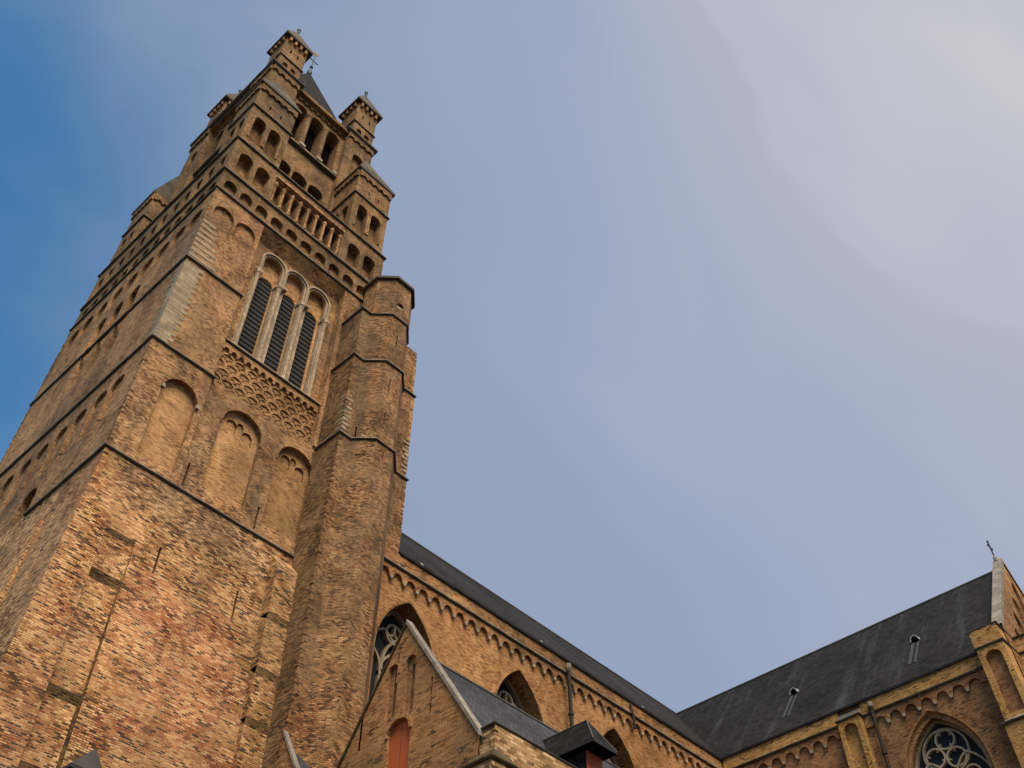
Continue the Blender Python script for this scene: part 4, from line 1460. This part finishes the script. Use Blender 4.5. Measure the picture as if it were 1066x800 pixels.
ab.prism([(XT + 0.037, -0.681), (XT + 0.037, -0.76), (XT + 0.11, -0.76), (XT + 0.11, -0.681)], GZ, 1.147, 'brick_yellow')
b1 = ab.build('angle_buttress', tran)
for z in (1.114, 1.148):
    s = MB()
    s.sweep([(XT + 0.037, -0.6815), (XT + 0.037, -0.76), (XT + 0.11, -0.76)], course(z, 0.003, 0.0035), 'string')
    s.build('string_course', b1)
# gable end
GY = -0.682
Fg = FS(GY)
gb = MB()
xl, xr = XT, 2 * XC - XT
gout = [(xl, GZ), (xr, GZ), (xr, NZ + 0.032), (XC, RZ + 0.012), (xl, NZ + 0.032)]
ghol = []
for k in range(-3, 4):
    u = XC + k * 0.056
    top = RZ - 0.075 - abs(k) * 0.070
    ghol.append((arch(u, 0.017, NZ + 0.02, top, 'pointed', 10), 0.014, 'brick_transept', 'brick_frieze', []))
gb.relief(Fg, gout, ghol, 'brick_frieze')
gb.poly([(xl, GY + 0.015, NZ), (xr, GY + 0.015, NZ), (xr, GY + 0.015, NZ + 0.032), (XC, GY + 0.015, RZ + 0.012), (xl, GY + 0.015, NZ + 0.032)], 'coping')
gb.poly([(xr, GY, GZ), (xr, 0.0, GZ), (xr, 0.0, NZ), (xr, GY, NZ)], 'brick_transept')
ge = gb.build('gable_wall', tran, 'orange brick gable end with tall blind arches')
cp = MB()
sl = (RZ - NZ) / (XC - XT)
for sg in (-1, 1):
    xo = XC + sg * (XC - XT + 0.004)
    ze = NZ + 0.028
    za = RZ + 0.012
    pr = [(GY - 0.003), (GY + 0.018)]
    for z_off0, z_off1 in ((0.0, 0.014),):
        A = (XC, za + z_off0)
        B = (xo, ze + z_off0)
        cp.poly([(A[0], pr[0], A[1] + 0.014), (B[0], pr[0], B[1] + 0.014), (B[0], pr[1], B[1] + 0.014), (A[0], pr[1], A[1] + 0.014)], 'coping')
        cp.poly([(A[0], pr[0], A[1]), (B[0], pr[0], B[1]), (B[0], pr[0], B[1] + 0.014), (A[0], pr[0], A[1] + 0.014)], 'coping')
        cp.poly([(A[0], pr[1], A[1] - 0.02), (B[0], pr[1], B[1] - 0.02), (B[0], pr[1], B[1] + 0.014), (A[0], pr[1], A[1] + 0.014)], 'coping')
cp.build('coping', ge)
cr_ = MB()
cr_.lathe(XC, GY + 0.010, [(0.006, RZ + 0.022), (0.0045, RZ + 0.034), (0.002, RZ + 0.038)], 'coping', 8)
cr_.tube((XC, GY + 0.010, RZ + 0.032), (XC, GY + 0.010, RZ + 0.082), 0.0016, 'iron')
cr_.tube((XC - 0.011, GY + 0.010, RZ + 0.065), (XC + 0.011, GY + 0.010, RZ + 0.065), 0.0016, 'iron')
for dz_, dy_ in ((0.082, 0), (0.065, -0.011), (0.065, 0.011)):
    cr_.lathe(XC + dy_, GY + 0.010, [(0.001, RZ + dz_ - .003), (0.0028, RZ + dz_), (0.001, RZ + dz_ + .003)], 'iron', 6)
cr_.build('cross', ge)
tr = MB()
tr.poly([(XT - 0.0065, NF, NZ + 0.0012), (XT - 0.0065, GY + 0.016, NZ + 0.0012), (XC, GY + 0.016, RZ), (XC, 0.26, RZ)], 'slate')
tr.poly([(xr, NF, NZ), (xr, GY + 0.016, NZ), (XC, GY + 0.016, RZ), (XC, 0.26, RZ)], 'slate')
tr.poly([(xr, NF, NZ), (XC, 0.26, RZ), (xr, 0.534, NZ)], 'slate')
troof = tr.build('roof', tran)
rg = MB()
rg.tube((XC, 0.26, RZ + 0.0005), (XC, GY + 0.016, RZ + 0.0005), 0.0032, 'lead')
rg.build('ridge_cap', troof)
for yv in (-0.165, -0.475):
    zv = 1.281
    sl = (RZ - NZ - 0.0012) / (XC - XT + 0.0065)
    xv = XT - 0.0065 + (zv - NZ - 0.0012) / sl
    v_ = MB()
    # little arched dormer vent: bent white strip standing on the slates
    for k in range(8):
        t0, t1 = math.pi * k / 8, math.pi * (k + 1) / 8
        r = 0.0095
        A0 = (yv + r * math.cos(t0), zv + 0.013 * math.sin(t0))
        A1 = (yv + r * math.cos(t1), zv + 0.013 * math.sin(t1))
        v_.poly([(xv - 0.006, A0[0], A0[1]), (xv - 0.006, A1[0], A1[1]), (xv + 0.009, A1[0], A1[1] + 0.005), (xv + 0.009, A0[0], A0[1] + 0.005)], 'white')
    v_.relief(FW(xv - 0.002), [(yv + 0.0085 * math.cos(t), zv + 0.010 * math.sin(t)) for t in [math.pi * k / 8 for k in range(9)]], [], 'void')
    v_.ribbon(FW(xv - 0.006), [(yv + 0.0095 * math.cos(t), zv + 0.013 * math.sin(t)) for t in [math.pi * k / 10 for k in range(11)]], 0.0020, -0.0006, 0.0006, 'white')
    v_.build('roof_vent', troof)
    ap_ = MB()
    L0 = 0.075
    for y0_, y1_ in ((yv - 0.0095, yv - 0.004), (yv + 0.002, yv + 0.0095)):
        e_ = 0.0008
        pts_ = [(xv - L0 - e_ * 1.25, y0_, zv - L0 * sl + e_), (xv - L0 - e_ * 1.25, y1_, zv - L0 * sl + e_), (xv - 0.003 - e_ * 1.25, y1_, zv - 0.003 * sl + e_), (xv - 0.003 - e_ * 1.25, y0_, zv - 0.003 * sl + e_)]
        ap_.poly(pts_, 'roof_streak')  # thin strips stand in for pale stain streaks on the slates
    ap_.build('slate_streak', troof)

# ================================================================== SIDE CHAPEL
chap = thing('side_chapel', 'low gabled brick chapel with red arched shutter and slate roof against the nave', 'chapel', (0.7, -0.2, GZ))
GX = 0.400
Fc = FW(GX)
ya, za = -0.212, 0.806
s_r = 1.53
ys, ze = -0.374, 0.600
yl = -0.060
gw = MB()
door_c, door_hw = -0.214, 0.0205
hol = [(arch(door_c, door_hw, 0.30, 0.648, n=12, rise=0.0165), 0.005, None, 'brick_chapel')]
sl_list = []


def cslit(u, v0, v1, hw=0.0017):
    sl_list.append((u, v0, v1, hw))
    return (rect(u - hw, u + hw, v0, v1), 0.010, None, 'brick_dark')


hol.append(cslit(-0.2005, 0.722, 0.776, 0.0013))
hol.append(cslit(-0.268, 0.651, 0.702))
hol.append(cslit(-0.139, 0.650, 0.703))
for u, v0, v1 in ((-0.193, 0.678, 0.741), (-0.2265, 0.675, 0.741)):
    sl_list.append((u, v0, v1, 0.0019))
    hol.append((arch(u, 0.0095, 0.670, 0.742), 0.005, 'brick_chapel', 'brick_chapel', [(rect(u - 0.0019, u + 0.0019, v0, v1), 0.005, None, 'brick_dark')]))
gw.relief(Fc, [(-0.352, GZ), (yl, GZ), (yl, za - s_r * (yl - ya)), (ya, za), (-0.352, za - s_r * (ya + 0.352))], hol, 'brick_chapel')
gw.poly([Fc(yl, 0.4, 0.02), Fc(yl, za - s_r * (yl - ya), 0.02), Fc(ya, za, 0.02), Fc(-0.352, za - s_r * (ya + 0.352), 0.02), Fc(-0.352, 0.4, 0.02)], 'brick_chapel')
gab = gw.build('gable_wall', chap)
for u, v0, v1, hw in sl_list:
    s = MB()
    s.solid(Fc, rect(u - hw, u + hw, v0, v1), 0.0098, 0.0115, 'void')
    s.build('slit_window', gab)
for u in (-0.193, -0.2265):
    h = MB()
    h.ribbon(Fc, head(u, 0.0108, 0.735, 0.742), 0.0022, -0.0015, 0.001, 'brick_chapel')
    h.build('arch_hood', gab)
h = MB()
h.ribbon(Fc, head(door_c, door_hw + 0.0015, 0.645, 0.648, rise=0.0185), 0.004, -0.003, 0.001, 'brick_chapel')
h.build('arch_hood', gab)
dr = MB()
dr.solid(Fc, arch(door_c, door_hw, 0.30, 0.648, n=12, rise=0.0165), 0.0045, 0.008, 'red')
for k in (0,):
    uu = door_c + k * 0.0078
    dr.ribbon(Fc, [(uu, 0.30), (uu, 0.648 + 0.0165 * math.sqrt(max(0, 1 - ((uu - door_c) / door_hw) ** 2)) - 0.001)], 0.0005, 0.0043, 0.0048, 'gutter')
dr.build('shutter', chap, 'rust red painted arched shutter')
cpg = MB()
for (u0, v0), (u1, v1) in (((ya, za), (-0.354, za - s_r * (ya + 0.354))), ((yl, za - s_r * (yl - ya)), (ya, za))):
    du, dv = u1 - u0, v1 - v0
    L_ = math.hypot(du, dv)
    nx_, nz_ = -dv / L_, du / L_
    if nz_ < 0:
        nx_, nz_ = -nx_, -nz_
    th = 0.0055
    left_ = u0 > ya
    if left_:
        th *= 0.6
    cpg.solid(Fc, [(u0, v0 + 0.0008), (u1, v1 + 0.0008), (u1, v1 + th * 1.5), (u0, v0 + th * 1.5)], -0.003, 0.0085, 'weather_shade' if left_ else 'coping')  # left rake coping darker: its shade painted in by the material
cpg.build('coping', gab)
# south wall with parapet and stepped corner buttress
sw = MB()
XE = 1.25
sw.relief(FS(ys), rect(GX + 0.004, XE, GZ, ze - 0.003), [], 'brick_rubble')
sw.poly([(GX + 0.004, ys, GZ), (GX + 0.004, -0.35, GZ), (GX + 0.004, -0.35, ze - 0.003), (GX + 0.004, ys, ze - 0.003)], 'brick_rubble')
ragged(sw, GX + 0.004, ys, 0.55, ze - 0.01, 'brick_rubble', n=30)
sw.poly([(XE, ys, GZ), (XE, NY, GZ), (XE, NY, 0.9), (XE, -0.212, 0.775), (XE, ys, 0.53)], 'brick_chapel')
sw.poly([(GX + 0.004, ys, ze - 0.004), (XE, ys, ze - 0.004), (XE, ys + 0.018, ze - 0.004), (GX + 0.004, ys + 0.018, ze - 0.004)], 'coping')
sw.poly([(GX + 0.02, ys + 0.018, 0.40), (XE, ys + 0.018, 0.40), (XE, ys + 0.018, ze - 0.004), (GX + 0.02, ys + 0.018, ze - 0.004)], 'brick_chapel')
swl = sw.build('parapet_wall', chap)
s = MB()
s.sweep([(GX + 0.003, -0.346), (GX + 0.003, ys), (XE, ys)], [(-0.012, ze - 0.0028), (0.001, ze - 0.0026), (0.0018, ze - 0.0014), (0.0018, ze - 0.0006), (-0.012, ze + 0.001)], 'string')
s.build('parapet_coping', swl)
bb = MB()
bb.prism([(0.378, -0.345), (0.378, -0.394), (0.425, -0.394), (0.425, -0.345)], GZ, 0.540, 'brick_rubble')
bb.poly([(0.378, -0.345, 0.5405), (0.378, -0.394, 0.5405), (0.401, -0.375, 0.566), (0.401, -0.345, 0.566)], 'weather_shade')
bb.poly([(0.378, -0.394, 0.5405), (0.425, -0.394, 0.5405), (0.425, -0.375, 0.566), (0.401, -0.375, 0.566)], 'weather_shade')
cbt = bb.build('corner_buttress', chap)
s = MB()
s.sweep([(0.378, -0.340), (0.378, -0.394), (0.43, -0.394)], course(0.5405, 0.003, 0.004), 'weather_shade')
s.build('weathering', cbt)
cr2 = MB()
zr = 0.775
cr2.poly([(GX + 0.018, ya, zr), (XE, ya, zr), (XE, ys + 0.018, zr - s_r * (ya - ys - 0.018)), (GX + 0.018, ys + 0.018, zr - s_r * (ya - ys - 0.018))], 'slate_grey')
cr2.poly([(GX + 0.018, ya, zr), (XE, ya, zr), (XE, NY - 0.001, zr - s_r * (NY - ya)), (GX + 0.018, NY - 0.001, zr - s_r * (NY - ya))], 'slate_grey')
croof = cr2.build('roof', chap, 'grey blue slate roof')
rg = MB()
rg.tube((GX + 0.02, ya, zr + 0.0005), (XE, ya, zr + 0.0005), 0.0022, 'lead')
rg.build('ridge_cap', croof)
# dormer with hipped slate hood and red front
dm = MB()
dx0, dx1, dye, dze, dzr = 0.606, 0.656, -0.357, 0.669, 0.714
dxc = 0.629
yr0 = ya + (dzr - zr) / s_r           # where the hood ridge meets the slope
yr1 = -0.3305
ye0 = ya + (dze - zr) / s_r
dm.poly([(dx0, dye, dze), (dx1, dye, dze), (dxc, yr1, dzr)], 'slate')
dm.poly([(dx0, dye, dze), (dxc, yr1, dzr), (dxc, yr0, dzr), (dx0, ye0, dze)], 'slate')
dm.poly([(dx1, dye, dze), (dxc, yr1, dzr), (dxc, yr0, dzr), (dx1, ye0, dze)], 'slate')
dm.poly([(dx0, dye, dze - 0.003), (dx1, dye, dze - 0.003), (dx1, ye0, dze - 0.003), (dx0, ye0, dze - 0.003)], 'void')
dm.poly([(dx0, dye, dze - 0.003), (dx1, dye, dze - 0.003), (dx1, dye, dze), (dx0, dye, dze)], 'gutter')
dm.poly([(dx0, dye, dze - 0.003), (dx0, ye0, dze - 0.003), (dx0, ye0, dze), (dx0, dye, dze)], 'gutter')
dm.poly([(dx1, dye, dze - 0.003), (dx1, ye0, dze - 0.003), (dx1, ye0, dze), (dx1, dye, dze)], 'gutter')
rx0, rx1, ry = 0.618, 0.651, -0.334
for xx in (rx0, rx1):
    dm.poly([(xx, ry, dze - 0.003), (xx, ye0, dze - 0.003), (xx, ry, ya * 0 + zr + s_r * (ry - ya))], 'slate')
dob = dm.build('dormer', chap, 'small dormer with dark hipped slate hood')
df = MB()
df.solid(FS(ry), rect(rx0, rx1, zr + s_r * (ry - ya) - 0.004, dze - 0.0032), -0.001, 0.002, 'red')
df.build('red_front', dob)
hp = MB()
hp.tube((dx0, dye, dze + 0.0005), (dxc, yr1, dzr + 0.0005), 0.0012, 'lead')
hp.tube((dx1, dye, dze + 0.0005), (dxc, yr1, dzr + 0.0005), 0.0012, 'lead')
hp.tube((dxc, yr0, dzr + 0.0005), (dxc, yr1, dzr + 0.0005), 0.0012, 'lead')
hp.build('hip_flashing', dob)

# ================================================================== LEAN-TO and low pier at the foot of the tower
lean = thing('lean_to', 'slate lean-to roof with pale stone coping at the foot of the stair turret', 'outbuilding', (0.37, -0.14, GZ))
lt = MB()
lx0, lx1 = 0.333, 0.392
pA, pB = (-0.0665, 0.676), (-0.180, 0.495)
lt.poly([(lx0 + 0.002, pA[0], pA[1] - 0.012), (lx1, pA[0] - 0.03, pA[1] - 0.06), (lx1, pB[0], pB[1] - 0.012), (lx0 + 0.002, pB[0], pB[1] - 0.012)], 'slate_grey')
lt.build('roof', lean)
lw = MB()
lw.relief(FW(lx0), [(pB[0], GZ), (pA[0], GZ), (pA[0], pA[1] - 0.006), (pB[0], pB[1] - 0.006)], [], 'brick_turret')
lw.poly([(lx0, pB[0], GZ), (lx1, pB[0], GZ), (lx1, pB[0], pB[1] - 0.013), (lx0, pB[0], pB[1] - 0.013)], 'brick_turret')
lw.build('wall', lean)
lc = MB()
lc.solid(FW(lx0), [(pB[0], pB[1] - 0.003), (pA[0], pA[1] - 0.003), (pA[0], pA[1] + 0.003), (pB[0], pB[1] + 0.003)], -0.002, 0.005, 'coping')
lc.build('coping', lean)

pier = thing('gate_pier', 'low pier with grey gabled lead cap in front of the tower foot', 'pier', (0.06, -0.12, GZ))
pp_ = MB()
pp_.prism([(0.048, -0.138), (0.078, -0.138), (0.078, -0.10), (0.048, -0.10)], GZ, 0.492, 'brick_lower')
pp_.build('pier_shaft', pier)
pc = MB()
X0, X1, Y0, Y1 = 0.0440, 0.0820, -0.142, -0.092
zb, zt = 0.494, 0.518
xm = 0.0645
pc.prism([(X0, Y0), (X1, Y0), (X1, Y1), (X0, Y1)], zb - 0.003, zb, 'gutter')
pc.poly([(X0, Y0, zb + .0005), (X0, Y1, zb + .0005), (xm, Y1, zt), (xm, Y0, zt)], 'lead')
pc.poly([(X1, Y0, zb + .0005), (X1, Y1, zb + .0005), (xm, Y1, zt), (xm, Y0, zt)], 'lead')
pc.poly([(X0, Y0, zb + .0005), (X1, Y0, zb + .0005), (xm, Y0, zt)], 'lead')
pc.poly([(X0, Y1, zb + .0005), (X1, Y1, zb + .0005), (xm, Y1, zt)], 'lead')
pc.build('lead_cap', pier)
